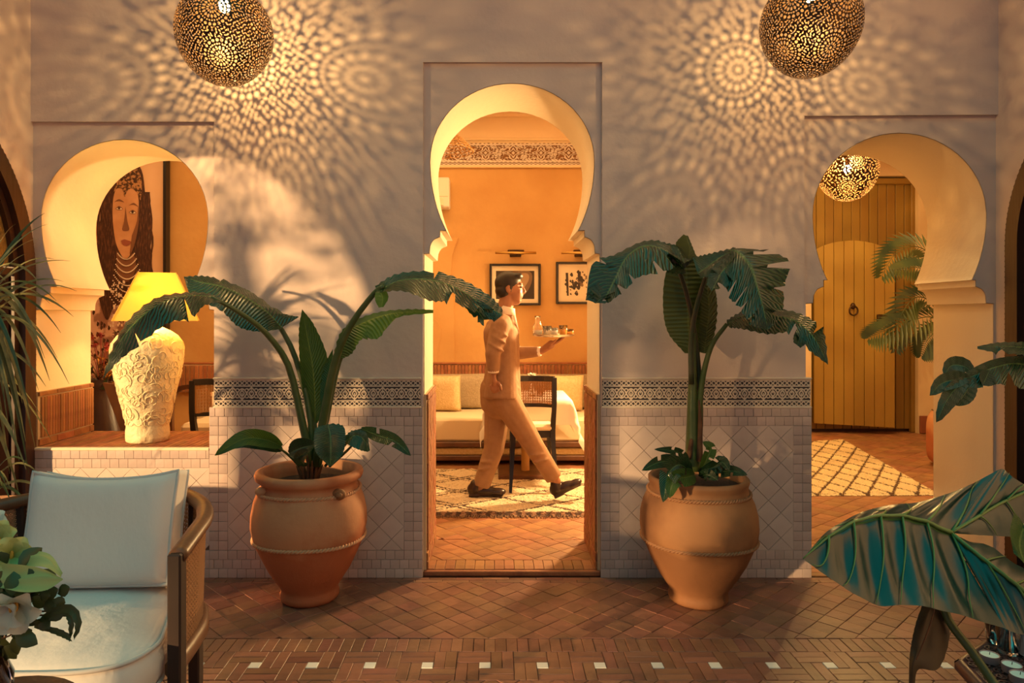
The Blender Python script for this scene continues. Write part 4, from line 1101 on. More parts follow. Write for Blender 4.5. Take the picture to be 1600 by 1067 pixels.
sh_ = mm.build('lamp_shade', K['shade'], tl_); sh_['label'] = 'lit yellow pyramid lampshade'
mm = M()
R_ = Matrix.Rotation(math.radians(22), 3, 'Z')
for a, b in [(-1,-1),(1,-1),(1,1),(-1,1)]:
    mm = M(); mm.tube([cs_+R_ @ Vector((a*.213, b*.213, zb)), cs_+R_ @ Vector((a*.096, b*.096, zt_))], .003, 5)
    mm.build('shade_seam', K['shade'], sh_)
l = bpy.data.lights.new('lamp_bulb', 'POINT'); l.energy = 14; l.color = (1,.66,.20); l.shadow_soft_size = .03
lo = bpy.data.objects.new('lamp_bulb', l); COL.objects.link(lo); lo.parent = tl_; lo.location = (.06,0,zb+.12)

# ---- portrait on the far wall (flat print)
YP = 7.30
def flat(mm, pts, lay, Y=YP):
    p3 = [P(a, b, Y-lay*.003) for a, b in pts]; tri = tessellate_polygon([p3]); mm.add(p3, [tuple(t) for t in tri])
def smooth2(pts, n=60):
    q = cat3([Vector((a, b, 0)) for a, b in pts+[pts[0]]], n)[:-1]; return [(v.x, v.y) for v in q]
tp_ = thing('portrait_poster', P(196, 420, YP+.03), 'tall portrait photograph of a person with beaded headdress and necklaces, behind the lamp', 'poster')
mm = M(); x0, x1 = P(118,0,YP).x, P(257,0,YP).x; zt0, zb0 = P(0,225,YP).z, P(0,640,YP).z
mm.box(((x0+x1)/2, YP+.035, (zt0+zb0)/2), (x1-x0, .06, zt0-zb0)); mm.build('canvas', K['paper'], tp_)
mm = M(); mm.box((x1+.012, YP+.02, (zt0+zb0)/2), (.03, .09, zt0-zb0)); mm.box((x0-.012, YP+.02, (zt0+zb0)/2), (.03, .09, zt0-zb0)); mm.build('frame', K['black'], tp_)
pm = [mat('print_ground', (.62,.36,.18), .7, (.74,.52,.36), scale=1.2), mat('print_hair', (.045,.016,.011), .7, (.13,.05,.025), scale=26, stretch=(3,1,.5), detail=6, thresh=(.5,.62)), mat('print_skin', (.62,.34,.19), .7, (.50,.25,.12), scale=5),
      mat('print_shade', (.20,.085,.045), .7), mat('print_light', (.80,.66,.52), .7), mat('print_dress', (.66,.42,.32), .7, (.30,.15,.11), scale=7, detail=6, thresh=(.45,.55)), mat('print_beads', (.42,.22,.10), .6, (.05,.02,.01), scale=40, detail=2, thresh=(.45,.55)), mat('print_lip', (.30,.09,.06), .6)]
mm = M()
mm.cur = 0; flat(mm, [(119,226),(256,226),(256,639),(119,639)], 0)
mm.cur = 5; flat(mm, smooth2([(132,600),(135,500),(150,470),(175,455),(215,455),(240,490),(250,600)], 40), 1)
mm.cur = 1
flat(mm, smooth2([(184,262),(205,250),(222,268),(228,320),(232,370),(238,420),(240,470),(228,505),(205,480),(180,478),(168,500),(158,480),(150,440),(147,415),(158,380),(160,330),(165,285)], 80), 2)
mm.cur = 2
flat(mm, smooth2([(183,290),(200,292),(214,300),(217,330),(213,370),(205,395),(196,405),(188,396),(180,375),(176,340),(177,310)], 60), 3)
mm.cur = 6
flat(mm, smooth2([(178,300),(182,275),(196,258),(212,262),(221,280),(220,312),(216,304),(206,294),(198,300),(195,308),(191,296),(184,294)], 50), 4)
mm.cur = 3
for c, w_ in (((186,325), 6), ((207,331), 6)):
    flat(mm, smooth2([(c[0]-w_, c[1]+1),(c[0], c[1]-3.2),(c[0]+w_, c[1]+1.5),(c[0], c[1]+3.4)], 20), 4)
flat(mm, smooth2([(178,316),(186,311),(194,316),(186,314)], 16), 4); flat(mm, smooth2([(201,321),(209,317),(216,323),(209,320)], 16), 4)
flat(mm, smooth2([(196,322),(199,345),(202,358),(198,361),(191,359),(194,345)], 24), 4)
flat(mm, smooth2([(206,368),(214,345),(216,320),(217,345),(212,375),(203,398)], 24), 4)
flat(mm, smooth2([(182,392),(196,407),(208,396),(212,420),(200,440),(184,430)], 24), 3.5)
mm.cur = 4

for c in ((186,325.5),(207,331.5)): flat(mm, smooth2([(c[0]-5,c[1]+.6),(c[0],c[1]-1.6),(c[0]+5,c[1]+1),(c[0],c[1]+2.2)], 16), 5)
mm.cur = 1
rk = random.Random(2)
for k in range(26):   # loose wavy strands
    s0 = rk.choice((-1,1)); x = (160 if s0 < 0 else 229)+rk.uniform(-6,6); pts_ = [(x+rk.uniform(-1,1)+s0*3*math.sin(q*.9+k)-s0*-.8*q*.6, 300+q*14) for q in range(rk.randint(8,13))]
    flat(mm, [(a-1.4,b) for a, b in pts_]+[(a+1.6,b) for a, b in pts_[::-1]], 2.1+k*.03)
for k in range(40):   # dark embroidery on the dress
    x, y = rk.uniform(138,236), rk.uniform(485,560); flat(mm, smooth2([(x-1.2,y-4),(x+2,y-1),(x-.5,y+4),(x-2.4,y+1)], 10), 1.1+k*.02)
mm.cur = 7; flat(mm, smooth2([(189,376),(194,374),(198,375),(205,378),(199,384),(192,382)], 20), 5)
mm.cur = 1
for c in ((186,325),(207,331)): flat(mm, smooth2([(c[0]-2.2,c[1]),(c[0],c[1]-2.4),(c[0]+2.2,c[1]),(c[0],c[1]+2.4)], 12), 6)
mm.cur = 4
for k in range(9):
    yb = 400+k*8.5; wd_ = 13+k*2.1; sag = 9+k*1.8
    for j in range(22):
        t = -1+2*j/21; x = 197+k*.6+t*wd_; y = yb+sag*(1-t*t)-4; flat(mm, [(x-.9,y-.9),(x+.9,y-.9),(x+.9,y+.9),(x-.9,y+.9)], 7+.05*k)
for j in range(70):
    x = 198+random.uniform(-26,30); y = random.uniform(440,520); flat(mm, [(x-1.3,y-2),(x+1.3,y-2),(x+1.3,y+2),(x-1.3,y+2)], 8+.03*j)
mm.build('printed_portrait', pm, tp_, fix=False)

# ---- dried flowers in a dark vase, behind the sill
YV = 5.05
tv = thing('flower_vase', P(160, 800, YV), 'tall dark vase of dried red and gold flowers behind the brick sill', 'vase of flowers')
vb_ = P(158, 0, YV); vb_.z = 0
mm = M(); z1_ = P(0,592,YV).z
tsd = ZI
mm.lathe([(ZI+.001,.12),(.05,.14),(.3,.17),(.6,.15),(.8,.10),(z1_-.06,.07),(z1_,.10),(z1_,.085),(z1_-.08,.05)], (vb_.x, YV, 0), 28, fn=lambda z, a: 1+.03*math.sin(6*a)*math.sin(z*20)); mm.build('vase', K['dwood'], tv, smooth=True)
rnd = random.Random(11)
for k in range(54):
    px, py = rnd.uniform(134, 216), rnd.uniform(520, 602)
    if (px-170)**2/48**2+(py-560)**2/44**2 > 1: continue
    Yk = YV+rnd.uniform(-.13,.13); c = P(px, py, Yk)
    mm = M(); mm.tube([Vector((vb_.x, YV, z1_-.05)), Vector((vb_.x, YV, z1_)).lerp(c, .5), c], .0025, 4); 
    kind = 'red_fl' if (py < 545 and px < 172) or rnd.random() < .12 else ('org_fl' if rnd.random() < .5 else 'husk')
    n = 9
    for j in range(n):
        d = Vector((rnd.gauss(0,1), rnd.gauss(0,1), rnd.gauss(0,1))).normalized(); L = rnd.uniform(.02,.04); s_ = d.cross(Vector((.3,.5,.8))).normalized()*.009
        mm.add([c-s_*.3, c+d*L*.6-s_, c+d*L, c+d*L*.6+s_], [(0,1,2,3)])
    mm.ell(c, .012, n=8, m=5)
    mm.build('dried_flower', K[kind], tv, fix=False)
for k in range(26):
    px, py = rnd.uniform(138, 214), rnd.uniform(560, 610); c = P(px, py, YV+rnd.uniform(-.1,.1))
    d = Vector((rnd.uniform(-1,1), rnd.uniform(-.6,.2), rnd.uniform(.1,1))).normalized(); s_ = d.cross(Vector((0,1,.2))).normalized()*.013
    mm = M(); mm.add([c, c+d*.03-s_, c+d*.075, c+d*.03+s_], [(0,1,2,3)]); mm.tube([Vector((vb_.x, YV, z1_-.05)), c], .002, 4); mm.build('dry_leaf', K['dgreen'], tv, fix=False)

# ---- leaning wooden chair-back and armchair seen behind the sill
def bar(mm, a, b, w=.03, d=.03, r=.2): mm.tube([a, b], .0001+w*.707, 4, sq=(1, d/w))
tb = thing('slat_back_chair', P(185, 800, 4.72), 'brown wooden chair back leaning behind the sill, left of the lamp', 'chair')
mm = M()
q = [P(160,598,4.75), P(190,602,4.75), P(216,676,4.66), P(190,676,4.66)]
back = [p+Vector((0,.035,0)) for p in q]; mm.add(q+back, [(0,1,2,3),(7,6,5,4),(0,4,5,1),(1,5,6,2),(2,6,7,3),(3,7,4,0)]); mm.build('back_panel', K['wood'], tb)
for a, b in (((204,640),(222,690)), ((199,640),(213,690))):
    mm = M(); bar(mm, P(*a,4.70), P(*b,4.62), .02, .03); mm.build('rail', K['black'], tb)
for px in (194, 222):
    mm = M(); t_ = P(px, 672, 4.66); bar(mm, t_, Vector((t_.x+.02, t_.y+.05, ZI+.02)), .035, .035); mm.build('leg', K['wood'], tb)
mm = M(); s_ = P(215,690,4.75); mm.cbox((s_.x, 4.88, .50), (.42,.40,.04), b=.01); mm.build('seat', K['wood'], tb)
for sx_ in (-.18,.18):
    mm = M(); bar(mm, Vector((s_.x+sx_, 5.05, .48)), Vector((s_.x+sx_, 5.07, ZI+.02)), .035, .035); mm.build('leg', K['wood'], tb)

ta = thing('bentwood_armchair', P(290, 800, 5.8), 'reddish wooden armchair with curved arm, right of the lamp behind the sill', 'chair')
ya = 5.8
mm = M(); pts = cat3([P(268,700,ya), P(267,650,ya), P(270,622,ya), P(280,608,ya), P(296,604,ya), P(318,604,ya)], 20); mm.tube(pts, .030, 4, sq=(1,.9)); mm.build('arm', K['wood'], ta, smooth='auto')
mm = M(); mm.tube([p+Vector((0,.5,0)) for p in pts], .028, 4); mm.build('arm', K['wood'], ta, smooth='auto')
for px, dy in ((268,0),(268,.5)):
    mm = M(); t_ = P(px,700,ya); bar(mm, Vector((t_.x, ya+dy, t_.z+.01)), Vector((t_.x, ya+dy, ZI+.02)), .04, .04); mm.build('leg', K['wood'], ta)
mm = M(); c_ = P(300,655,ya); mm.cbox((c_.x+.10, ya+.25, P(0,672,ya).z), (.42,.48,.10), b=.03); mm.build('seat', K['sofa'], ta)
mm = M(); mm.cbox((P(283,0,ya).x, ya+.5, P(0,648,ya).z), (.05,.40,.42), b=.02); mm.build('inner_back', K['weave'], ta)
for dy in (0,.5):
    mm = M(); t_ = P(330,660,ya); bar(mm, Vector((t_.x+.05, ya+dy, t_.z)), Vector((t_.x+.09, ya+dy, ZI+.02)), .04, .04); mm.build('leg', K['wood'], ta)

def cane_panel(mm, c00, c10, c01, c11, nu, nv, w=.0022):
    """woven cane: warp, weft and diagonal strands as thin ribbons"""
    c00, c10, c01, c11 = map(Vector, (c00, c10, c01, c11)); N = (c10-c00).cross(c01-c00).normalized()
    def p(u, v): return (c00*(1-u)+c10*u)*(1-v)+(c01*(1-u)+c11*u)*v
    def strip(a, b, ww_, off):
        d = (b-a).normalized(); s_ = d.cross(N)*ww_/2; o = N*off; t = N*.0012
        mm.add([a-s_+o, b-s_+o, b+s_+o, a+s_+o, a-s_+o+t, b-s_+o+t, b+s_+o+t, a+s_+o+t], [(0,1,2,3),(7,6,5,4),(0,4,5,1),(2,6,7,3)])
    for i in range(nu+1):
        u = i/nu; strip(p(u,0), p(u,1), w, 0)
    for j in range(nv+1):
        v = j/nv; strip(p(0,v), p(1,v), w, .001)
    L = nu+nv
    for k in range(1, L):
        a = (k/nu, 0) if k <= nu else (1, (k-nu)/nv); b = (0, k/nv) if k <= nv else ((k-nv)/nu, 1)
        strip(p(*a), p(*b), w*.7, .002)
        a2 = (1-a[0], a[1]); b2 = (1-b[0], b[1]); strip(p(*a2), p(*b2), w*.7, .003)

def black_chair(label, foot, pxs, Yb, tilt=0, group=None, seatpts=None):
    """pxs: (left, right, top, bottom) of the backrest in px at Yb"""
    l_, r_, t_, b_ = pxs
    root = thing('cane_chair', foot, label, 'chair', group)
    A, B = P(l_, t_, Yb), P(r_, t_, Yb); mid = (A+B)/2
    wv = (B-A); w = wv.length
    fr = K['black']; tv_ = Vector((0, -.05, 0))
    seat = foot.z+.47
    # curved top rail and lower back rail
    for zz, nm, th in ((A.z, 'top_rail', .030), (P(0,b_,Yb).z, 'back_rail', .020)):
        mm = M(); pts = [A.lerp(B, i/10)*1 for i in range(11)]
        pts = [Vector((p.x, p.y+.05*(1-((i-5)/5)**2), zz)) for i, p in enumerate(pts)]
        mm.tube(pts, th, 4, sq=(1,.8)); mm.build(nm, fr, root, smooth='auto')
    legs = []
    for s_, T in ((-1, A), (1, B)):
        mm = M(); pts = cat3([T+Vector((0,0,.01)), Vector((T.x, T.y+.0, P(0,b_,Yb).z)), Vector((T.x-s_*.01, T.y+.03, seat-.02)), Vector((T.x-s_*.0, T.y-.03, foot.z+.24)), Vector((T.x+s_*.015, T.y-.10, foot.z+.006))], 14)
        mm.tube(pts, [.026]*5+[.028,.028,.028,.026,.024,.022,.020,.018,.016], 4, sq=(1,1)); mm.build('rear_leg', fr, root, smooth='auto')
    for s_ in (-1, 1):
        x = mid.x+s_*(w/2-.01); mm = M(); mm.tube([(x, Yb+.47, seat-.02), (x+s_*.01, Yb+.49, foot.z+.006)], [.026,.017], 4); mm.build('front_leg', fr, root)
    mm = M()
    for s_ in (-1,1): mm.cbox((mid.x+s_*(w/2-.012), Yb+.25, seat-.03), (.025,.46,.06), b=.004)
    for yy in (Yb+.03, Yb+.47): mm.cbox((mid.x, yy, seat-.03), (w-.03,.025,.06), b=.004)
    mm.build('seat_frame', fr, root)
    mm = M(); mm.cbox((mid.x, Yb+.25, seat+.02), (w-.01,.49,.055), b=.02); mm.build('seat_cushion', K['sofa'], root)
    mm = M(); zt0_, zb0_ = A.z-.02, P(0,b_,Yb).z+.012; n = 4
    for i in range(n):
        def q(k, z): t = k/n; return Vector((A.x+.02+(B.x-A.x-.04)*t, Yb+.05*(1-(2*t-1)**2), z))
        cane_panel(mm, q(i,zb0_), q(i+1,zb0_), q(i,zt0_), q(i+1,zt0_), 4, 9, .0065)
    mm.build('cane_back', K['cane_d'], root)
    return root
black_chair('black chair with golden cane back standing at the table in the doorway', Vector((P(826,0,5.52).x, 5.52, ZI+.020)), (800, 866, 592, 634), 5.55)
black_chair('black cane chair behind the niche sill, right of the lamp', Vector((P(330,0,5.0).x, 5.0, ZI)), (301, 372, 597, 648), 5.0)
for o in list(COL.objects):
    if o.name.startswith('cane_chair') and o.parent is None: pass

# ================================================================== DINING ROOM
def pillow(mm, c, w, h, t, R=None, n=18, puff=.5):
    c = Vector(c); top = []; 
    for sgn in (1, -1):
        rows = []
        for i in range(n+1):
            row = []
            for j in range(n+1):
                u, v = -1+2*i/n, -1+2*j/n; pin = 1-.06*(1-abs(u))*0
                f = max(0, (1-u**4)*(1-v**4))**puff; uu = u*(1-.05*(1-v*v)*0); e = 1-.05*(1-(v*v))*(abs(u) > .99)
                p = Vector((u*w/2*(1-.045*(1-v*v)*abs(u)**3), sgn*t/2*f, v*h/2*(1-.045*(1-u*u)*abs(v)**3))); row.append(c+(R @ p if R is not None else p))
            rows.append(row)
        mm.grid(rows)
def seam(mm, c, w, h, R, r):
    c = Vector(c); pts = []
    for s0, s1 in (((-1,-1),(1,-1)),((1,-1),(1,1)),((1,1),(-1,1)),((-1,1),(-1,-1))):
        for k in range(10):
            u = s0[0]+(s1[0]-s0[0])*k/10; v = s0[1]+(s1[1]-s0[1])*k/10
            p = Vector((u*w/2*(1-.045*(1-v*v)*abs(u)**3), 0, v*h/2*(1-.045*(1-u*u)*abs(v)**3))); pts.append(c+(R @ p if R is not None else p))
    pts.append(pts[0]); mm.tube(pts, r, 6, cap=False)
so = thing('sofa', (-.1, 6.95, ZI), 'long cream banquette sofa with wooden rails along the ochre wall', 'sofa')
sx0, sx1 = -1.35, 1.28
zs1 = Z(652, 6.60); zs0 = Z(692, 6.55)
mm = M(); mm.cbox(((sx0+sx1)/2, 6.97, (zs0+zs1)/2), (sx1-sx0, .80, zs1-zs0), b=.03); mm.build('seat_cushion', K['sofa'], so, smooth='auto')
mm = M(); mm.cbox(((sx0+sx1)/2, 6.96, Z(695,6.54)), (sx1-sx0+.02, .84, .05), b=.006); mm.build('upper_rail', K['wood'], so)
mm = M(); mm.cbox(((sx0+sx1)/2, 6.97, Z(706,6.56)), (sx1-sx0, .80, .065), b=.01); mm.build('woven_band', K['pillow'], so)
mm = M(); mm.cbox(((sx0+sx1)/2, 6.96, Z(716,6.54)), (sx1-sx0+.02, .84, .045), b=.006); mm.build('lower_rail', K['wood'], so)
for x in (sx0+.1, (sx0+sx1)/2, sx1-.1):
    for y in (6.75, 7.28): mm = M(); mm.cbox((x, y, (ZI+Z(719,6.54))/2), (.06,.06,Z(719,6.54)-ZI), b=.006); mm.build('leg', K['dwood'], so)
for x0_, x1_ in ((-1.3,-.06), (-.04,1.24)):
    mm = M(); pillow(mm, ((x0_+x1_)/2, 7.20, (zs1+Z(586,7.2))/2+.01), x1_-x0_, Z(586,7.2)-zs1+.02, .20, Matrix.Rotation(.10,3,'X'), puff=.35); mm.build('back_cushion', K['weave'], so, smooth=True)
for lab, c, w, h, rz in (('golden pillow leaning at the left end of the sofa view', P(694,616,7.0), .33,.36,-.1), ('pale pillow with a pinched corner at the right of the sofa', P(884,616,7.0), .34,.36,.12)):
    t = thing('throw_pillow', Vector((c.x, 7.0, zs1)), lab, 'pillow'); mm = M(); R = Matrix.Rotation(rz,3,'Z') @ Matrix.Rotation(.16,3,'X'); c = Vector((c.x, 6.98, zs1+h/2+.004)); pillow(mm, c, w, h, .14, R); pw = mm.build('cover', K['pillow'], t, smooth=True)
    mm = M(); seam(mm, c, w, h, R, .005); mm.build('piping', K['pillow'], t, smooth=True)

# table, cloth, vase, glass
tt = thing('pedestal_table', Vector((P(822,0,6.12).x, 6.12, ZI)), 'small wooden pedestal table under a white cloth, in front of the sofa', 'table')
tx = P(826,0,6.12).x; ztt = Z(617,6.12)
mm = M(); mm.cbox((tx, 6.12, ztt-.02), (.66,.66,.03), b=.006); mm.build('table_top', K['wood'], tt)
mm = M(); mm.lathe([(ZI+.05,.036),(ztt-.03,.036)], (P(821,0,6.12).x,6.12,0), 24); pd = mm.build('pedestal', mat('honey_wood', (.48,.24,.06), .4), tt, smooth='auto')
mm = M(); mm.cbox((P(818,0,6.12).x,6.12,ZI+.03), (.44,.42,.05), b=.01); mm.build('foot_plate', K['wood'], tt)
tcl = M(); n = 28; rows = []
for i in range(n+1):
    row = []
    for j in range(n+1):
        u, v = -1+2*i/n, -1+2*j/n; H = .42; x, y = u*H*1.35, v*H*1.35; m_ = .345
        ox, oy = max(0, abs(x)-m_), max(0, abs(y)-m_); dz = ox+oy
        cx_, cy_ = min(abs(x), m_)+.12*ox+.25*(ox*oy)**.5, min(abs(y), m_)+.12*oy+.25*(ox*oy)**.5
        wv_ = .012*math.sin(9*u*3)*min(1,oy*8)+.012*math.sin(9*v*3)*min(1,ox*8)
        row.append(Vector((tx+math.copysign(cx_+wv_, x), 6.12+math.copysign(cy_, y), ztt+.004-dz*.93)))
    rows.append(row)
tcl.grid(rows); o = tcl.build('tablecloth', K['linen'], smooth=True); tag(o, 'white tablecloth draped over the pedestal table', 'tablecloth')
tf = thing('bud_vase', Vector((P(831,0,5.96).x, 5.96, ztt+.005)), 'small vase with one cream rose on the white tablecloth', 'vase of flowers')
b_ = Vector((P(831,0,5.96).x, 5.96, ztt+.006)); mm = M(); mm.lathe([(0,.022),(.01,.026),(.05,.022),(.09,.012),(.11,.016)], b_, 18); mm.build('vase', K['glass'], tf, smooth=True)
mm = M(); mm.tube([b_+Vector((0,0,.03)), b_+Vector((.004,0,.15))], .003, 6); mm.build('stem', K['stem'], tf)
fc = b_+Vector((.004,0,.175))
for k in range(16):
    a = k*2.4; r = .010+.0016*k; mm = M(); d = Vector((math.cos(a), math.sin(a), .9-.06*k)).normalized(); s_ = d.cross(Vector((0,0,1))).normalized()*.018
    mm.add([fc-s_*.3, fc+d*r-s_, fc+d*(r+.022)+Vector((0,0,.004)), fc+d*r+s_, fc+s_*.3], [(0,1,2,3,4)]); mm.build('petal', K['white'], tf, fix=False)
tg = thing('water_glass', Vector((P(844,0,5.96).x, 5.96, ztt+.005)), 'clear water glass beside the rose on the table', 'glass')
mm = M(); b_ = Vector((P(844,0,5.96).x, 5.96, ztt+.006)); mm.lathe([(0,.028),(.09,.036),(.088,.033),(.008,.025)], b_, 24); mm.build('bowl', K['glass'], tg, smooth=True)

# pictures and picture lights
def picture(l_, r_, t_, b_, label, shapes):
    Yq = 7.36; a, b = P(l_, t_, Yq), P(r_, b_, Yq); cx_, cz_ = (a.x+b.x)/2, (a.z+b.z)/2; w, h = b.x-a.x, a.z-b.z
    t = thing('framed_photograph', Vector((cx_, 7.40, b.z)), label, 'framed picture')
    for nm, c, d in (('frame_side', (a.x+.012, 7.375, cz_), (.024,.045,h)), ('frame_side', (b.x-.012, 7.375, cz_), (.024,.045,h)), ('frame_rail', (cx_, 7.375, a.z-.012), (w-.05,.045,.024)), ('frame_rail', (cx_, 7.375, b.z+.012), (w-.05,.045,.024))):
        mm = M(); mm.cbox(c, d, b=.004); mm.build(nm, K['black'], t)
    mm = M(); mm.box((cx_, 7.385, cz_), (w-.04,.012,h-.04)); mm.build('mat_board', K['paper'], t)
    mm = M()
    for k, lay, pts in shapes:
        mm.cur = k; p3 = [Vector((P(x,0,Yq).x, 7.377-lay*.0008, P(0,y,Yq).z)) for x, y in pts]; mm.add(p3, [tuple(q) for q in tessellate_polygon([p3])])
    mm.build('print', [K['ink'], K['ink2'], K['paper'], mat('photo_grey', (.40,.27,.16), .6)], t, fix=False)
picture(765, 845, 412, 477, 'black framed dark photograph on the ochre wall behind the waiter', [(0,0,[(775,423),(835,423),(835,467),(775,467)]), (1,1,smooth2([(800,424),(828,424),(831,440),(822,458),(812,462),(806,450),(803,436)],24)), (3,2,smooth2([(806,428),(824,427),(826,438),(816,452),(811,446)],20)), (0,3,smooth2([(809,432),(815,430),(817,433),(811,435)],12)), (1,3,smooth2([(812,436),(818,446),(813,447)],10))])
sh = [(2,0,[(879,419),(925,419),(925,466),(879,466)])]
rr_ = random.Random(5)
for k in range(60):
    x = rr_.uniform(884,922); y = 441+rr_.gauss(0,9); s_ = rr_.uniform(1,3.6)
    if abs(y-441) < 21: sh.append((rr_.choice((0,0,1)), 1+k*.05, smooth2([(x-s_,y),(x,y-s_*rr_.uniform(.5,1.5)),(x+s_*.8,y+1),(x,y+s_)],8)))
sh.append((0,1,[(884,426),(888,426),(889,462),(886,462)])); sh.append((0,1,[(903,424),(908,424),(907,450),(903,450)]))
picture(869, 949, 409, 475, 'black framed sepia sketch-like print beside the right door jamb', sh)
for cxp, lab in ((806,'bronze picture light above the framed photograph behind the waiter'), (909,'bronze picture light above the sepia print near the right jamb')):
    c = P(cxp, 395, 7.25); t = thing('picture_light', Vector((c.x, 7.4, c.z)), lab, 'wall light')
    mm = M(); mm.tube([(c.x-.21, 7.24, c.z), (c.x+.21, 7.24, c.z)], .013, 10); mm.build('tube', K['gold'], t, smooth=True)
    mm = M(); mm.cbox((c.x, 7.27, c.z+.01), (.17,.05,.045), b=.006); mm.build('bracket', K['brass'], t)
    mm = M(); mm.cbox((c.x, 7.385, c.z+.005), (.12,.03,.07), b=.006); mm.tube([(c.x, 7.28, c.z), (c.x, 7.39, c.z)], .01, 8); mm.build('wall_plate', K['brass'], t)
# air conditioner at the left
c = P(686, 300, 7.2); t = thing('air_conditioner', Vector((c.x, 7.4, P(0,324,7.2).z)), 'pale wall unit on the ochre wall at the left of the doorway', 'air conditioner')
mm = M(); w = P(700,0,7.2).x-P(668,0,7.2).x; h = P(0,277,7.2).z-P(0,324,7.2).z
mm.cbox((c.x-.0, 7.30, P(0,300,7.2).z), (w,.19,h), b=.012); mm.build('casing', K['ac'], t)
mm = M(); mm.cbox((P(689,0,7.2).x, 7.20, P(0,315,7.2).z), (.05,.012,.08), b=.004); mm.cbox((c.x, 7.203, P(0,306,7.2).z), (w-.02,.006,.006), b=.001); mm.build('control_panel', K['paper'], t)
# rattan shade hanging upper left
c = P(690, 236, 5.9); t = thing('rattan_shade_lamp', Vector((c.x, 5.9, c.z)), 'wide woven rattan lampshade hanging upper left inside the doorway', 'pendant lamp')
mm = M()
def rp(s_, a): r = .03+.24*s_; return Vector((c.x+r*math.cos(a), 5.9+r*math.sin(a), c.z+.15*(1-s_**2.2)))
for k in range(28): mm.tube([rp(s_/8, 2*pi*k/28) for s_ in range(9)], .0035, 4)
for k in range(1, 13): mm.tube([rp(k/12, 2*pi*j/36) for j in range(37)], .0035, 4, cap=False)
mm.build('woven_shade', K['rattan'], t)
mm = M(); mm.tube([(c.x,5.9,c.z+.14),(c.x,5.9,3.72)], .006, 6); mm.build('cord', K['black'], t)

# ---- rugs
def rug(name, label, corners, nu, nv, colfn, parent_z, pile=.018, fringe=0):
    a, b, c, d = [Vector((x, y, parent_z)) for x, y in corners]
    me = bpy.data.meshes.new(name); rg = np.random.default_rng(8)
    nz = rg.uniform(0, 1, (nv+1, nu+1)); nz = (nz+np.roll(nz,1,0)+np.roll(nz,1,1))/3
    vs = []; cols = []
    W_ = (b-a).length; H_ = (d-a).length
    for j in range(nv+1):
        for i in range(nu+1):
            u, v = i/nu, j/nv; ru = u+ (rg.uniform(-1,1)*.003 if 0 < i < nu else rg.uniform(-.003,.008)*(1 if i else -1)); rv = v+(rg.uniform(-1,1)*.003 if 0 < j < nv else rg.uniform(-.003,.01)*(1 if j else -1))
            p = (a*(1-ru)+b*ru)*(1-rv)+(d*(1-ru)+c*ru)*rv; e = min(u,1-u)*W_; f = min(v,1-v)*H_; edge = min(1, min(e,f)/.03+.05)
            cc_ = colfn(u*W_+rg.uniform(-1,1)*.006, v*H_+rg.uniform(-1,1)*.006); dk = sum(cc_) < .5
            vs.append((p.x, p.y, p.z+.003+pile*edge*(.55+.6*nz[j,i])*(.75 if dk else 1))); cols += [*cc_, 1]
    fs = [(j*(nu+1)+i, j*(nu+1)+i+1, (j+1)*(nu+1)+i+1, (j+1)*(nu+1)+i) for j in range(nv) for i in range(nu)]
    me.from_pydata(vs, [], fs); ca = me.color_attributes.new('Col', 'FLOAT_COLOR', 'POINT'); ca.data.foreach_set('color', cols); me.materials.append(K['rug'])
    root = thing(name, (a+c)/2, label, 'rug')
    me.transform(Matrix.Translation(-(a+c)/2)); place('pile', me, root)
    if fringe:
        mm = M()
        for k in range(int(W_/.012)):
            p = a.lerp(b, k*.012/W_)+Vector((rnd.uniform(-.004,.004),0,.008)); q = p+Vector((rnd.uniform(-.015,.015), -fringe*rnd.uniform(.6,1.1), -.004)); mm.tube([p, (p+q)/2+Vector((0,0,.006)), q], .0035, 4)
        mm.build('fringe', mat('dark_wool', (.06,.025,.018), .9, (.30,.18,.10), scale=30), root)['kind'] = 'stuff'
    return root
CR, DK = (.74,.60,.40), (.07,.035,.025)
def rugA(x, y):
    w = .62; h = .42; wob = .012*math.sin(x*40+y*30)
    def tri(v_, p): return abs(((v_/p) % 1)-.5)*2
    d1 = abs(((x/w+y/h) % 1)-.5); d2 = abs(((x/w-y/h) % 1)-.5)
    if min(d1, d2) < .036+wob: return DK
    dd1 = abs(((x/w+y/h+.14) % 1)-.5); dd2 = abs(((x/w-y/h+.14) % 1)-.5)
    if x < 1.35 and min(dd1, dd2) < .030: return DK
    if y < .05: return (.30,.16,.10) if math.sin(x*90) > .2 else DK
    return CR
rug('wool_rug', 'cream shaggy rug with dark diamond lines under the waiter and table', [(-1.5,4.90),(1.5,4.90),(1.5,6.35),(-1.5,6.35)], 420, 200, rugA, ZI, .022, .05)
def rugB(x, y):
    d1 = abs(((x/.20+y/.34) % 1)-.5); d2 = abs(((x/.20-y/.34) % 1)-.5)
    return (.12,.06,.03) if min(d1, d2) < .062 else (.80,.62,.34)
ra = [Vector((X(1240,5.50),5.50)), Vector((X(1462,5.52),5.52)), Vector((X(1455,6.10),6.12)), Vector((X(1322,7.72),7.72)), ]
def P0(px, Y): return ((px-VX)*Y/F, Y)
def P0z(px, py): Y = 1.4315*F/(py-VY); return ((px-VX)*Y/F, Y)
rug('wool_rug', 'golden beige rug with dark diamond lattice before the mustard door', [P0z(1180,776), P0z(1468,774), P0z(1318,688), P0z(1120,700)], 260, 200, rugB, .001, .02)

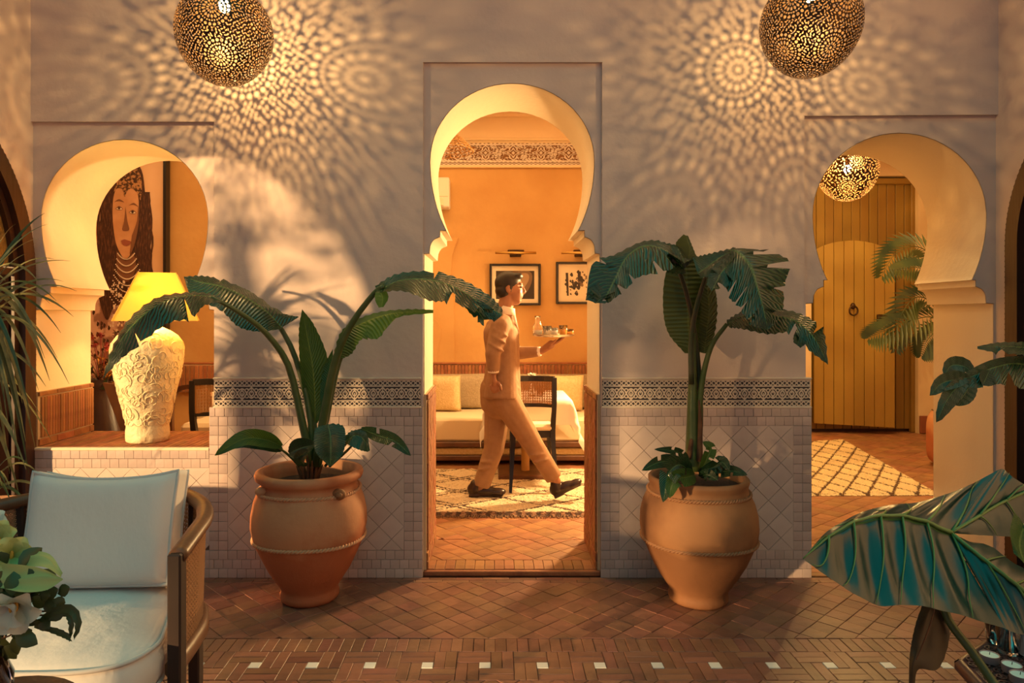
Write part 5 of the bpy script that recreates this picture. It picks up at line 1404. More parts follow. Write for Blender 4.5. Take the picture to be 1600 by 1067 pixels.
# ---- corridor plant (fronds from behind the right jamb) and floor cushion
def frond(parent, pts, L, n=26, mt=None, w=.019, droop=.5, nm='frond'):
    q = cat3([P(*p) for p in pts], n); mm = M(); mm.tube(q, [.006*(1-i/n)+.0015 for i in range(n)], 5)
    for i in range(3, n):
        t = i/(n-1); T = (q[min(i+1,n-1)]-q[i-1]).normalized(); s_ = T.cross(Vector((0,-.8,.6))).normalized()
        l_ = L*math.sin(pi*(.15+.80*t))**.7
        for sg in (-1, 1):
            d = (T*.75+s_*sg*.8).normalized(); mid = q[i]+d*l_*.5+Vector((0,0,-.10*l_*droop)); tip = q[i]+d*l_+Vector((0,0,-l_*droop*.45)); nn = d.cross(s_*sg+T).normalized() if True else 0
            wv_ = d.cross(Vector((0,1,0))).normalized()*w
            mm.add([q[i], mid-wv_, tip, mid+wv_], [(0,1,2,3)])
    return mm.build(nm, mt or K['palm'], parent, fix=False)
tpk = thing('kentia_palm', P0z(1520, 712)+(0,) if False else Vector((P0z(1500,700)[0], 7.3, 0)), 'potted palm leaning in from behind the right pier before the mustard door', 'potted plant')
bx = Vector(ROOT[tpk]); bx.z = 0
mm = M(); mm.lathe([(.001,.14),(.02,.15),(.28,.19),(.31,.205),(.33,.20),(.31,.18),(.26,.17)], bx, 28); mm.build('pot', K['pot1'], tpk, smooth=True)
mm = M(); mm.lathe([(.27,.17),(.29,.01)], bx, 20); mm.build('soil', K['soil'], tpk)
yk = 7.0
for pts, L in (([(1495,470,yk),(1460,405,yk),(1430,385,yk),(1398,398,6.9),(1378,430,6.8)], .30), ([(1500,500,yk),(1470,450,6.8),(1440,420,6.7),(1400,420,6.6)], .26),
               ([(1500,560,yk),(1460,480,6.8),(1430,465,6.7),(1405,500,6.6),(1400,545,6.5)], .24), ([(1500,560,yk),(1465,500,6.8),(1425,500,6.6),(1385,515,6.5),(1358,528,6.45)], .28),
               ([(1500,560,yk),(1470,520,6.8),(1450,530,6.7),(1440,555,6.6)], .22)):
    frond(tpk, pts, L, mt=K['palm'])
for pts in ([(1495,470,yk)], [(1500,500,yk)], [(1500,560,yk)]):
    p = P(*pts[0]); mm = M(); mm.tube(cat3([bx+Vector((0,0,.27)), bx.lerp(p,.5)+Vector((.05,0,.1)), p], 10), .010, 6); mm.build('stalk', K['stemd'], tpk, smooth=True)
cf = thing('floor_cushion', Vector((P0z(1462,730)[0]+.02, 6.6, 0)), 'brown tasselled cushion standing beside the right pier on the corridor floor', 'cushion')
mm = M(); R = Matrix.Rotation(1.25,3,'Z'); cc = Vector((P0z(1466,730)[0], 6.6, .262)); pillow(mm, cc, .5, .5, .16, R); mm.build('cover', K['pot1'], cf, smooth=True)
mm = M(); seam(mm, cc, .5, .5, R, .006); mm.build('piping', K['husk'], cf, smooth=True)

# ================================================================== THE WAITER
YM = 5.30
def Q(px, py, dy=0): return P(px, py, YM+dy)*1
man = thing('person', Vector((P(800,0,YM).x, YM, ZI+.02)), 'waiter in tan suit walking right through the dining room, carrying a drinks tray', 'person')
k_ = YM/F
mm = M()
# head (profile towards +x)
hc = Q(797, 450); 
Rt = Matrix.Rotation(math.radians(6), 3, 'Y')
mm.ell(hc+Vector((-.010,0,.020)), (.098,.078,.098), n=24, m=16)
mm.ell(hc+Vector((.035,0,-.035)), (.062,.060,.088), n=20, m=14)
mm.ell(hc+Vector((.052,0,-.094)), (.034,.040,.028), n=14, m=10)           # chin
mm.cap(hc+Vector((-.02,0,-.085)), hc+Vector((.05,0,-.10)), .045, .030)      # jaw
mm.cap(hc+Vector((.090,0,.012)), hc+Vector((.108,0,-.026)), .010, .014)     # nose
mm.ell(hc+Vector((.098,0,-.034)), (.018,.020,.010))
mm.ell(hc+Vector((.086,0,-.058)), (.014,.024,.007)); mm.ell(hc+Vector((.084,0,-.069)), (.013,.022,.007))   # lips
mm.ell(hc+Vector((.080,0,.030)), (.016,.050,.012))                          # brow
for s_ in (-1, 1):
    mm.ell(hc+Vector((-.012, s_*.078, -.012)), (.020,.010,.034)); mm.ell(hc+Vector((.062, s_*.040, -.030)), (.020,.018,.018))
mm.cap(Q(789,482), hc+Vector((-.018,0,-.06)), .062, .056)                  # neck
mm.cap(Q(786,500), Q(789,484), .075, .060)
# torso core and pelvis, so that the body stays one surface
mm.cap(Q(783,515), Q(784,560), .11, .10, sq=(.85,1.15)); mm.cap(Q(784,560), Q(785,610), .10, .11)
# far arm carrying the tray
sh1, el1, wr1 = Q(790,508,.17), Q(803,552,.20), Q(845,549,.12)
mm.cap(sh1, el1, .050, .038); mm.cap(el1, wr1, .038, .026)
hd = Q(861,538,.08)
mm.cap(wr1, hd, .026, .034, sq=(1,.6)); mm.ell(hd+Vector((.008,0,0)), (.042,.046,.018), Matrix.Rotation(-.5,3,'Y'))
for i, (dy, L) in enumerate(((-.036,.060),(-.013,.072),(.011,.068),(.033,.054))):
    b0 = hd+Vector((.035,dy,.012)); b1 = b0+Vector((L*.45,dy*.1,.018)); b2 = b1+Vector((L*.45,dy*.2,.024)); mm.cap(b0,b1,.0100,.0095,n=8); mm.cap(b1,b2,.0095,.008,n=8)
b0 = hd+Vector((-.005,-.040,.006)); b1 = b0+Vector((.018,-.028,.014)); b2 = b1+Vector((.022,-.008,.018)); mm.cap(b0,b1,.0115,.010,n=8); mm.cap(b1,b2,.010,.0085,n=8)
# near arm, bent slightly behind
sh0, el0, wr0 = Q(781,510,-.19), Q(770,553,-.24), Q(771,582,-.22)
mm.cap(sh0, el0, .050, .038); mm.cap(el0, wr0, .036, .026)
h0 = Q(772,596,-.22)
mm.cap(wr0, h0, .026, .032, sq=(1,.65)); 
for i, (dx, L) in enumerate(((-.026,.055),(-.009,.068),(.009,.070),(.026,.062))):
    b0 = h0+Vector((dx,.004,-.030)); b1 = b0+Vector((.004,.004,-L*.45)); b2 = b1+Vector((.010,.016,-L*.40)); mm.cap(b0,b1,.0100,.0095,n=8); mm.cap(b1,b2,.0095,.008,n=8)
b0 = h0+Vector((.030,-.006,-.006)); b1 = b0+Vector((.018,-.008,-.028)); b2 = b1+Vector((.004,.0,-.026)); mm.cap(b0,b1,.0115,.010,n=8); mm.cap(b1,b2,.010,.0085,n=8)
# legs inside the trousers
hipA, knA, anA = Q(779,622,.08), Q(772,700,.06), Q(750,765,.05)
hipB, knB, anB = Q(788,622,-.08), Q(830,690,-.08), Q(869,752,-.06)
for h_, k2, a2 in ((hipA,knA,anA),(hipB,knB,anB)):
    mm.cap(h_, k2, .085, .052); mm.cap(k2, a2, .050, .036)
organic(mm, 'body', K['skin'], man, .0065, 3)
# hair
mm = M(); mm.ell(hc+Vector((-.018,0,.036)), (.100,.084,.092), n=24, m=16); mm.ell(hc+Vector((-.048,0,-.020)), (.066,.078,.062), n=18, m=12); mm.ell(hc+Vector((.052,0,.088)), (.046,.062,.030), n=14, m=8)
mm.cap(hc+Vector((.0,-.074,-.0)), hc+Vector((.0,-.074,-.03)), .014, .008); mm.cap(hc+Vector((.0,.074,-.0)), hc+Vector((.0,.074,-.03)), .014, .008)
organic(mm, 'hair', K['hair'], man, .007, 3)
for s_ in (-1,1):
    mm = M(); mm.ell(hc+Vector((.082, s_*.032, .006)), (.010,.014,.007), n=10, m=6); mm.build('eye', K['ink'], man, smooth=True)
    mm = M(); mm.cap(hc+Vector((.086, s_*.018, .026)), hc+Vector((.074, s_*.052, .030)), .005, .004, n=6); mm.build('eyebrow', K['hair'], man, smooth=True)
# trousers
mm = M()
mm.cap(Q(780,606,.0), Q(782,628,.0), .125, .13, sq=(.95,1.2))
for h_, k2, a2, aw in ((hipA,knA,anA,.062),(hipB,knB,anB,.062)):
    mm.cap(h_, k2, .112, .080); 
    d = (a2-k2); end = k2+d*.90; mm.tube([k2-d*.08, k2+d*.3, k2+d*.6, end, end+d*.02], [.078,.074,.070,aw+.004,aw+.002], 16)
    mm.ell(k2, .080)
    for q in range(5): # creases
        t = .15+q*.16; p = h_.lerp(k2, t) if q < 3 else k2.lerp(a2, t-.35); mm.ell(p+Vector((-.015,-.045,.0)), (.065,.045,.013), Matrix.Rotation(.55-.2*q,3,'Y'))
organic(mm, 'trousers', K['trouser'], man, .009, 4)
# jacket
mm = M()
mm.ell(Q(783,520), (.135,.195,.10), n=24, m=14)
mm.tube([Q(786,496), Q(784,506), Q(783,525), Q(785,548), Q(786,572), Q(784,598), Q(783,622)], [.070,.115,.135,.128,.128,.142,.155], 28, sq=(1,1), up=(1,0,0))
for s_, dy in ((1,.09),(-1,-.09)):
    mm.tube([Q(785,500,dy*.6), Q(784,515,dy), Q(785,548,dy), Q(786,572,dy), Q(784,598,dy), Q(783,621,dy)], [.05,.105,.105,.105,.118,.128], 22, up=(1,0,0))
mm.cap(Q(784,506,.13), sh1, .075, .070); mm.cap(Q(784,506,-.13), sh0, .078, .072)
mm.cap(sh1, el1, .070, .056); mm.cap(el1, el1.lerp(wr1,.86), .056, .042)
mm.cap(sh0, el0, .072, .058); mm.cap(el0, el0.lerp(wr0,.80), .058, .046)
for q in range(6):
    mm.ell(Q(800+q*2-6, 545+q*11, -.08+.03*(q%2)), (.055,.06,.010), Matrix.Rotation(.75,3,'Y'))
for t in (.2,.45,.75): mm.ell(sh0.lerp(el0,t)+Vector((.01,-.02,0)), (.072,.055,.012), Matrix.Rotation(.5,3,'Y'))
mm.cap(Q(797,492,-.03), Q(808,540,-.045), .016, .022); mm.cap(Q(797,492,.03), Q(808,540,.045), .016, .022)
organic(mm, 'jacket', K['suit'], man, .009, 3)
mm = M(); mm.tube([Q(790,491), Q(791,483), Q(792,479)], [.076,.068,.064], 20, up=(1,0,0)); mm.cap(Q(802,494), Q(809,520), .018, .012)
mm.build('shirt_collar', K['shirt'], man, smooth=True)
for a, b, r in ((el1,wr1,.040),(el0,wr0,.044)):
    mm = M(); mm.tube([a.lerp(b,.78), a.lerp(b,.98), a.lerp(b,1.0)], [r,r*.92,r*.7], 16); mm.build('shirt_cuff', K['shirt'], man, smooth=True)
def shoe(heel, toe, up, nm='shoe'):
    d = (toe-heel).normalized(); up = Vector(up); s_ = d.cross(up).normalized(); L = (toe-heel).length; mm = M()
    R = Matrix((d, s_, up)).transposed()
    mm.ell(heel+d*.045+up*.050, (.052,.038,.050), R, n=16, m=10); mm.ell(heel+d*L*.45+up*.038, (L*.34,.040,.038), R, n=16, m=10); mm.ell(heel+d*L*.76+up*.030, (L*.26,.046,.030), R, n=16, m=10)
    mm.cap(heel+d*.05+up*.05, heel+d*.055+up*.085, .044, .040)
    mm.box(heel+d*L*.5+up*.008, (L*.86,.062,.014), R); mm.box(heel+d*.045+up*.004, (.075,.066,.018), R)
    o = organic(mm, nm, K['shoe'], man, .006, 3)
hA = Q(731,0,.05); hA.z = ZI+.030; tA = Q(790,0,.05); tA.z = ZI+.030
shoe(hA, tA, (0,0,1)); 
hB = Q(865,778,-.06); tB = Q(911,756,-.06); dB = (tB-hB).normalized(); shoe(hB, tB, Vector((-dB.z,0,dB.x)))
# sock/ankle
# tray with drinks: held, so things of their own
tz = Q(865,524.5,.06)
tray = thing('serving_tray', tz, 'round metal serving tray held up on the waiter\'s hand', 'tray')
mm = M(); mm.lathe([(-.006,.02),(-.006,.135),(.002,.155),(.012,.165),(.013,.160),(.003,.148),(-.002,.130),(-.002,.01)], tz, 48); mm.build('dish', K['steel'], tray, smooth='auto')
def glassware(px, dy, label, prf_, liquid=None, nm='drinking_glass', cat='glass', grp=None):
    b = Q(px, 0, .06+dy); b.z = tz.z+.0; t = thing(nm, b, label, cat)
    mm = M(); mm.lathe(prf_, b, 24); mm.build('glass_body', K['glass'] if liquid != 'm' else K['steel'], t, smooth=True)
    if liquid and liquid != 'm':
        mm = M(); r = prf_[1][1]*.84; mm.lathe([(.010,r*.9),(prf_[1][0]*.62,r)], b, 20); mm.build('drink', liquid, t, smooth=True)
jui = mat('orange_drink', (.80,.34,.04), .2, emit=0)
glassware(840, .0, 'tall clear carafe at the left edge of the tray', [(0,.036),(.07,.040),(.10,.022),(.135,.018),(.15,.024),(.147,.021),(.10,.016),(.065,.034),(.006,.032)], K['linen'], 'carafe', 'carafe')
glassware(855, -.05, 'short glass of pale drink beside the carafe', [(0,.028),(.075,.034),(.073,.031),(.006,.025)], K['linen'])
glassware(866, .05, 'small clear tumbler in the middle of the tray', [(0,.026),(.06,.032),(.058,.029),(.006,.023)], K['linen'])
glassware(880, -.02, 'tumbler of amber drink on the tray', [(0,.027),(.08,.033),(.078,.030),(.006,.024)], jui)
glassware(890, .06, 'low glass of golden drink at the right edge of the tray', [(0,.026),(.05,.032),(.048,.029),(.006,.023)], jui)
K['void3'] = mat('espresso_wood', (.030,.012,.008), .6, (.02,.008,.006), scale=8, stretch=(1,1,.15))

# ================================================================== FOREGROUND LEFT: ARMCHAIR
ac = thing('cane_armchair', Vector((-1.42, 2.3, 0)), 'curved wooden armchair with cane sides and white cushions in the left foreground', 'armchair')
rail = cat3([(-.934,2.06,.722),(-.945,2.2,.745),(-.972,2.35,.757),(-1.05,2.50,.764),(-1.2,2.64,.768),(-1.42,2.70,.770),(-1.64,2.64,.760),(-1.80,2.50,.745),(-1.87,2.35,.735),(-1.895,2.2,.725),(-1.905,2.06,.715)], 60)
mm = M(); mm.tube(rail, .021, 10, up=(0,0,1), sq=(1.1,1.3)); mm.build('top_rail', K['dwood'] if False else K['wood'], ac, smooth=True)
low = [Vector((p.x*.985+(-1.42)*.015, p.y-.01, .40)) for p in rail]
mm = M(); mm.tube(low, .022, 8, up=(0,0,1), sq=(1.6,1.1)); mm.build('lower_rail', K['wood'], ac, smooth=True)
mm = M()
seg = list(range(0, 60, 4))
for a, b in zip(seg, seg[1:]+[59]):
    if b <= a: continue
    p, q = rail[a], rail[b]; r, s_ = low[a], low[b]
    cane_panel(mm, r+Vector((0,0,.02)), s_+Vector((0,0,.02)), p-Vector((0,0,.02)), q-Vector((0,0,.02)), max(3, round((q-p).length/.0155)), 22, .0042)
mm.build('cane_panel', K['cane'], ac)
for x, y, zt in ((-.934,2.06,.735),(-1.905,2.06,.728),(-1.10,2.58,.76),(-1.74,2.58,.75)):
    mm = M(); mm.cbox((x, y, zt/2+.002), (.040,.044,zt), b=.005); mm.build('post', K['void3'], ac)
mm = M()
mm.tube(cat3([(-.955,2.05,.31),(-.96,1.95,.31),(-1.05,1.88,.31),(-1.42,1.86,.31),(-1.80,1.88,.31),(-1.88,1.95,.31),(-1.885,2.05,.31)], 30), .035, 4, up=(0,0,1), sq=(1.3,.8)); mm.build('seat_rail', K['wood'], ac, smooth='auto')
mm = M(); mm.cbox((-1.42,2.2,.33), (.66,.52,.04), b=.01); mm.build('seat_base', K['dwood'], ac)
# seat cushion: rounded at the front
def cushion_outline(n=72, inset=0):
    out = []
    x0, x1, y0, y1 = -1.855+inset, -.985-inset, 1.875+inset, 2.53-inset
    cx_, cy_ = (x0+x1)/2, (y0+y1)/2; a, b = (x1-x0)/2, (y1-y0)/2
    for i in range(n):
        t = 2*pi*i/n; e = 2/5.0
        yy_ = cy_+b*math.copysign(abs(math.sin(t))**e, math.sin(t)); tap = 1-.34*max(0, (yy_-2.06)/.47)
        out.append(Vector((cx_+a*tap*math.copysign(abs(math.cos(t))**e, math.cos(t)), cy_+b*math.copysign(abs(math.sin(t))**e, math.sin(t)), 0)))
    return out
ol = cushion_outline(); n = len(ol); cen = Vector((-1.42, 2.22, 0)); z0, z1 = .352, .480
mm = M(); rows = []
for t, z in ((0,z0-.012),(.35,z0-.012),(.7,z0-.010),(.9,z0-.004),(1.0,z0+.01),(1.022,z0+.03),(1.03,(z0+z1)/2),(1.022,z1-.03),(1.0,z1-.008),(.93,z1+.010),(.8,z1+.020),(.5,z1+.030),(.2,z1+.034),(0,z1+.035)):
    rows.append([cen+(p-cen)*max(t,.001)+Vector((0,0,z)) for p in ol])
mm.grid(rows, closed=True); sc_ = mm.build('seat_cushion', K['cushion'], ac, smooth=True)
for z in (z0+.006, z1-.004):
    mm = M(); mm.tube([cen+(p-cen)*1.012+Vector((0,0,z)) for p in ol+[ol[0]]], .0065, 8, cap=False); mm.build('piping', K['piping'], sc_, smooth=True)
mm = M(); R = Matrix.Rotation(math.radians(3),3,'Z') @ Matrix.Rotation(math.radians(-14),3,'X')
bc_ = Vector((-1.352, 2.44, .692)); w, h = .49, .365
# boxed back cushion with crown at the corners
rows = []
nn_ = 22
for sgn in (-1, 1):
    rw_ = []
    for i in range(nn_+1):
        r = []
        for j in range(nn_+1):
            u, v = -1+2*i/nn_, -1+2*j/nn_; f = max(0, (1-u**6)*(1-v**6))**.5
            sagt = -.018*(1-u*u)*max(0, v)**3+.010*abs(u)**4*max(0, v)**3
            wr_ = .004*math.sin(u*26+v*4)*max(0, v)**2*(1-abs(v)**8)
            p = Vector((u*w/2*(1-.025*(1-v*v)), sgn*(.045+.045*f)+wr_*0-(wr_ if sgn < 0 else 0), v*h/2+sagt)); r.append(bc_+R @ p)
        rw_.append(r)
    rows.append(rw_); mm.grid(rw_)
def edge_loop(g):
    n_ = nn_; return [g[i][0] for i in range(n_)]+[g[n_][j] for j in range(n_)]+[g[n_-i][n_] for i in range(n_)]+[g[0][n_-j] for j in range(n_)]
e0, e1 = edge_loop(rows[0]), edge_loop(rows[1])
mm.grid([e0, [a.lerp(b,.5)+(a.lerp(b,.5)-bc_).normalized()*.006 for a, b in zip(e0,e1)], e1], closed=True)
bk = mm.build('back_cushion', K['cushion'], ac, smooth=True)
for e in (e0, e1):
    mm = M(); mm.tube(e+[e[0]], .0065, 8, cap=False); mm.build('piping', K['piping'], bk, smooth=True)

# ---- palm with arching striped leaves at the left wall
pc = Vector((-2.26, 3.08, 0))
tpm = thing('potted_dracaena', pc, 'striped long-leaved palm in a clay pot at the left edge, before the dark arch', 'potted plant')
mm = M(); mm.lathe([(.001,.13),(.02,.15),(.2,.21),(.4,.23),(.50,.20),(.54,.20),(.56,.225),(.585,.225),(.59,.205),(.56,.19),(.48,.18)], pc, 48); mm.build('pot', K['pot1'], tpm, smooth=True)
mm = M(); mm.lathe([(.50,.185),(.53,.01)], pc, 24); mm.build('soil', K['soil'], tpm)
mm = M(); mm.tube([pc+Vector((0,0,.5)), pc+Vector((.02,0,.9)), pc+Vector((-.02,-.02,1.45))], [.03,.028,.025], 8); mm.build('trunk', K['husk'], tpm, smooth=True)
rl = random.Random(21)
def blade(base, tip, lift, w, mt):
    base, tip = Vector(base), Vector(tip); mid = base.lerp(tip,.5)+Vector((0,0,lift)); n = 14; q = [ (base*(1-t)**2+mid*2*t*(1-t)+tip*t*t) for t in [i/(n-1) for i in range(n)]]
    mm = M(); rows = []
    for i in range(n):
        T = (q[min(i+1,n-1)]-q[max(0,i-1)]).normalized(); s_ = T.cross(Vector((.2,-.5,.85))).normalized(); ww_ = w*min(1, .5+i/5)*(1-(i/(n-1))**2.2)+.0006; N_ = s_.cross(T)
        rows.append([q[i]-s_*ww_+N_*ww_*.35, q[i], q[i]+s_*ww_+N_*ww_*.35])
    mm.grid(rows); return mm.build('leaf', mt, tpm, smooth=True, fix=False)
crown = pc+Vector((-.02,-.02,1.45))
tips = [(75,350,3.1),(85,405,3.1),(110,408,3.05),(70,333,3.3),(120,455,3.0),(115,495,2.95),(95,520,3.0),(108,600,2.95),(60,440,3.0),(88,470,2.95),(70,560,2.95),(60,610,3.0),(48,650,2.9),(40,690,3.0),(30,720,2.9),(22,690,3.1),(12,660,2.95),(78,595,3.1),(55,530,3.2),(100,440,3.3),(62,372,2.9),(45,395,3.0),(25,350,3.0),(5,365,3.0),(-20,420,3.0),(35,630,3.2),(18,640,3.2),(2,600,3.0),(-10,560,3.0),(90,560,3.3),(45,740,3.05),(15,740,3.05),(55,700,3.1)]
for k, (a, b, y) in enumerate(tips):
    tp__ = P(a, b, y); base = crown+Vector((rl.uniform(-.02,.02), rl.uniform(-.02,.02), rl.uniform(-.12,.05)))
    blade(base, tp__, .12+.32*max(0, (b-380)/400)+rl.uniform(0,.06), rl.uniform(.009,.015), K['palm2'] if k % 3 else K['dgreen'])
for k in range(40):
    a = rl.uniform(0, 2*pi); L = rl.uniform(.35,.55); base = crown+Vector((0,0,rl.uniform(-.4,0))); d = Vector((math.cos(a)*L*.6, math.sin(a)*L, rl.uniform(-.5,.25)))
    tip = base+d
    if tip.x < XL+.03: tip.x = XL+.04
    if tip.y > 3.78: tip.y = 3.78
    blade(base, tip, .2, .012, K['palm2'])
low_c = pc+Vector((0,0,.58))
for k in range(16):
    a = rl.uniform(-1.9, .6); blade(low_c, low_c+Vector((math.cos(a)*.30, math.sin(a)*.32, rl.uniform(-.05,.25))), .22, .010, K['palm2'] if k % 2 else K['dgreen'])

# ---- bouquet at the lower left
bq = Vector((P(-28,0,1.42).x, 1.42, .62))
st_ = thing('side_table', Vector((bq.x, bq.y, 0)), 'small round wooden side table under the bouquet, at the left edge', 'table')
mm = M(); mm.lathe([(.595,.01),(.595,.17),(.605,.18),(.615,.175),(.618,.01)], (bq.x,bq.y,0), 32); mm.build('table_top', K['dwood'], st_, smooth='auto')
mm = M(); mm.lathe([(.012,.12),(.03,.11),(.04,.03),(.57,.02),(.594,.05)], (bq.x,bq.y,0), 24); mm.build('pedestal', K['dwood'], st_, smooth='auto')
tb_ = thing('flower_bouquet', bq, 'bouquet of white lilies and dark greenery in a vase, lower left foreground', 'bouquet')
mm = M(); mm.lathe([(.001,.04),(.01,.05),(.08,.055),(.13,.035),(.17,.045),(.165,.038),(.13,.028),(.02,.04)], bq, 28); mm.build('vase', K['glass'], tb_, smooth=True)
top = bq+Vector((0,0,.15)); rb = random.Random(3)
def lily(c, r, n, mt, face, open_=.6):
    c = Vector(c); face = Vector(face).normalized(); a1_ = face.cross(Vector((0,.3,1))).normalized(); a2_ = face.cross(a1_)
    for k in range(n):
        a = 2*pi*k/n+rb.uniform(-.1,.1); d = (a1_*math.cos(a)+a2_*math.sin(a)); s_ = d.cross(face); rows = []
        for i in range(8):
            t = i/7; p = c+d*r*t*open_*(1+.3*t)+face*r*(.75*math.sin(t*1.9)); w_ = r*.42*math.sin(pi*min(1,.12+.86*t))**.8+.001
            rows.append([p-s_*w_+face*w_*.35, p-s_*w_*.5+face*w_*.05, p, p+s_*w_*.5+face*w_*.05, p+s_*w_+face*w_*.35])
        mm = M(); mm.grid(rows); mm.build('petal', mt, tb_, smooth=True, fix=False)
    mm = M(); mm.ell(c+face*r*.25, (r*.09,r*.09,r*.25), n=8, m=6); mm.build('flower_centre', K['org_fl'], tb_, smooth=True)
lily(P(2,850,1.40), .050, 7, K['pale'], (.2,-.8,.5)); lily(P(18,870,1.36), .045, 6, K['pale'], (.5,-.7,.4)); lily(P(-8,830,1.42), .04, 6, K['white'], (.1,-.6,.8))
leaf3('pale_petal', [(0,905,1.30),(35,905,1.28),(70,900,1.27),(98,905,1.26)], [(0,880,1.32),(30,882,1.30),(65,888,1.29),(98,904,1.26)], [(0,918,1.28),(35,925,1.25),(72,922,1.25),(98,906,1.26)], K['pale'], tb_, n=18, bulge=.2, pleat=.0)
leaf3('pale_petal', [(25,885,1.34),(48,868,1.33),(75,872,1.32),(96,898,1.31)], [(22,880,1.36),(45,862,1.35),(78,866,1.34),(98,895,1.31)], [(28,890,1.32),(55,885,1.30),(75,888,1.30),(95,902,1.31)], K['pale'], tb_, n=16, bulge=.1, pleat=0)
lily(P(28,940,1.30), .050, 6, K['white'], (.3,-.8,-.2), .7); lily(P(22,945,1.28), .035, 5, K['white'], (-.1,-.9,-.3), .8); lily(P(-12,925,1.34), .05, 6, K['white'], (.0,-1,.1))
mm = M()
leafs = []
for k in range(74):
    a = rb.uniform(0, 6.28); rr0 = rb.random()**.6; px = 10+58*rr0*math.cos(a); py = 945+72*rr0*math.sin(a); y = rb.uniform(1.28,1.46)
    if px > 62 and rb.random() < .6: continue
    c = P(px, py, y); d = Vector((rb.uniform(-.3,1), rb.uniform(-.5,.3), rb.uniform(-.7,.5))).normalized(); L = rb.uniform(.03,.055)
    s_ = d.cross(Vector((rb.uniform(-.4,.4),-1,rb.uniform(-.4,.6)))).normalized()*L*.34; nn2 = s_.cross(d).normalized()*L*.12
    rows = [[c+d*L*t-s_*w_, c+d*L*t+nn2*w_, c+d*L*t+s_*w_] for t, w_ in ((0,.05),(.2,.7),(.45,1),(.7,.8),(.9,.35),(1,.02))]
    mm = M(); mm.grid(rows); mm.build('leaf', K['dgreen'] if rb.random() < .6 else K['leafy_dull'] if 'leafy_dull' in K else K['palm'], tb_, smooth=True, fix=False)
for a, b in (((20,990),(45,950)),((50,960),(80,955)),((10,960),(60,930)),((30,940),(95,905)),((40,965),(108,962))):
    mm = M(); mm.tube(cat3([top, P(*a,1.36), P(*b,1.32)], 10), .0018, 5); mm.build('twig', K['husk'], tb_, smooth=True)
for px, py, r_ in ((82,925,11),(70,930,10),(78,945,13),(100,922,11),(62,940,12),(88,960,12),(70,975,12),(55,968,14),(92,940,9)):
    c = P(px, py, 1.31); mm = M(); d = Vector((rb.uniform(-1,1),-.2,rb.uniform(-.6,.6))).normalized(); L = r_*.0026; s_ = d.cross(Vector((0,-1,.3))).normalized()*L*.42
    mm.grid([[c+d*L*(t-.5)-s_*w_, c+d*L*(t-.5)+Vector((0,-.003,0)), c+d*L*(t-.5)+s_*w_] for t, w_ in ((0,.05),(.2,.75),(.45,1),(.7,.8),(.9,.35),(1,.02))]); mm.build('leaf', K['palm'] if px % 2 else K['dgreen'], tb_, smooth=True, fix=False)
simpleleaf('leaf', [(55,975,1.33),(85,955,1.30),(112,952,1.28),(123,975,1.27),(115,1000,1.27)], .008, K['dgreen'], tb_, n=16)
simpleleaf('leaf', [(60,980,1.33),(85,985,1.30),(104,993,1.28),(112,1002,1.27)], .006, K['dgreen'], tb_, n=14)
simpleleaf('leaf', [(85,950,1.3),(105,958,1.29),(112,975,1.28),(108,1003,1.28)], .006, K['dgreen'], tb_, n=14)

# ================================================================== FOREGROUND RIGHT
# carved low table with tea lights, glass and lantern
zt1 = .62
def Pz(px, py, z=zt1): Y = (CZ-z)*F/(py-VY); return Vector(((px-VX)*Y/F, Y, z))
cor = [Pz(1503,1030), Pz(1541,1001), Pz(1680,1001), Pz(1760,1090), Pz(1680,1180), Pz(1596,1130)]
ctr = sum(cor, Vector())/6
tct = thing('carved_low_table', Vector((ctr.x, ctr.y, 0)), 'dark carved wooden table with rounded corners, lower right corner', 'table')
mm = M(); mm.prism([(p.x, p.y) for p in cor], lambda u, v, w: Vector((u, v, w)), zt1-.032, zt1-.003); mm.build('table_top', K['carved'], tct)
mm = M(); mm.tube([p-Vector((0,0,.017)) for p in cor+[cor[0]]], .017, 8, cap=False); mm.build('rounded_edge', mat('plum_wood', (.055,.022,.026), .3), tct, smooth=True)
mm = M()
for i in range(15):
    for j in range(13):
        c = ctr+Vector((-.19+i*.027+(.0135 if j % 2 else 0), -.17+j*.027, 0))
        # keep inside the outline
        ins = True
        for a, b in zip(cor, cor[1:]+cor[:1]):
            if (b.x-a.x)*(c.y-a.y)-(b.y-a.y)*(c.x-a.x) > -.010*(b-a).length: ins = False
        if ins:
            mm.tube([c+Vector((.010*math.cos(q), .010*math.sin(q), .0)) for q in [2*pi*k/10 for k in range(11)]], .0022, 4, cap=False); mm.ell(c, (.004,.004,.003), n=6, m=4)
mm.build('carving', K['carved'], tct)['kind'] = 'stuff'
for k in range(3):
    a = k*2.1+.6; mm = M(); mm.tube([Vector((ctr.x, ctr.y, zt1-.03))+Vector((.10*math.cos(a),.10*math.sin(a),0)), Vector((ctr.x+.13*math.cos(a), ctr.y+.13*math.sin(a), .012))], [.022,.014], 8); mm.build('leg', K['carved'], tct)
for (px, py), lab in (((1546,1034),'tea light nearest the left corner of the carved table'), ((1581,1050),'second tea light, right of the first on the carved table'), ((1594,1066),'tea light at the frame edge on the carved table')):
    b = Pz(px, py); t = thing('tea_light', b+Vector((0,0,.001)), lab, 'candle', 'tea lights on the carved table')
    mm = M(); mm.lathe([(.0015,.0195),(.017,.0205),(.0185,.0205),(.018,.019),(.013,.018)], b, 28); mm.build('cup', K['tin'], t, smooth='auto')
    mm = M(); mm.lathe([(.003,.0185),(.0165,.0188),(.017,.002)], b, 28); mm.build('wax', K['wax'], t)
    mm = M(); mm.tube([b+Vector((0,0,.016)), b+Vector((.001,0,.023))], .0008, 5); mm.build('wick', K['black'], t)
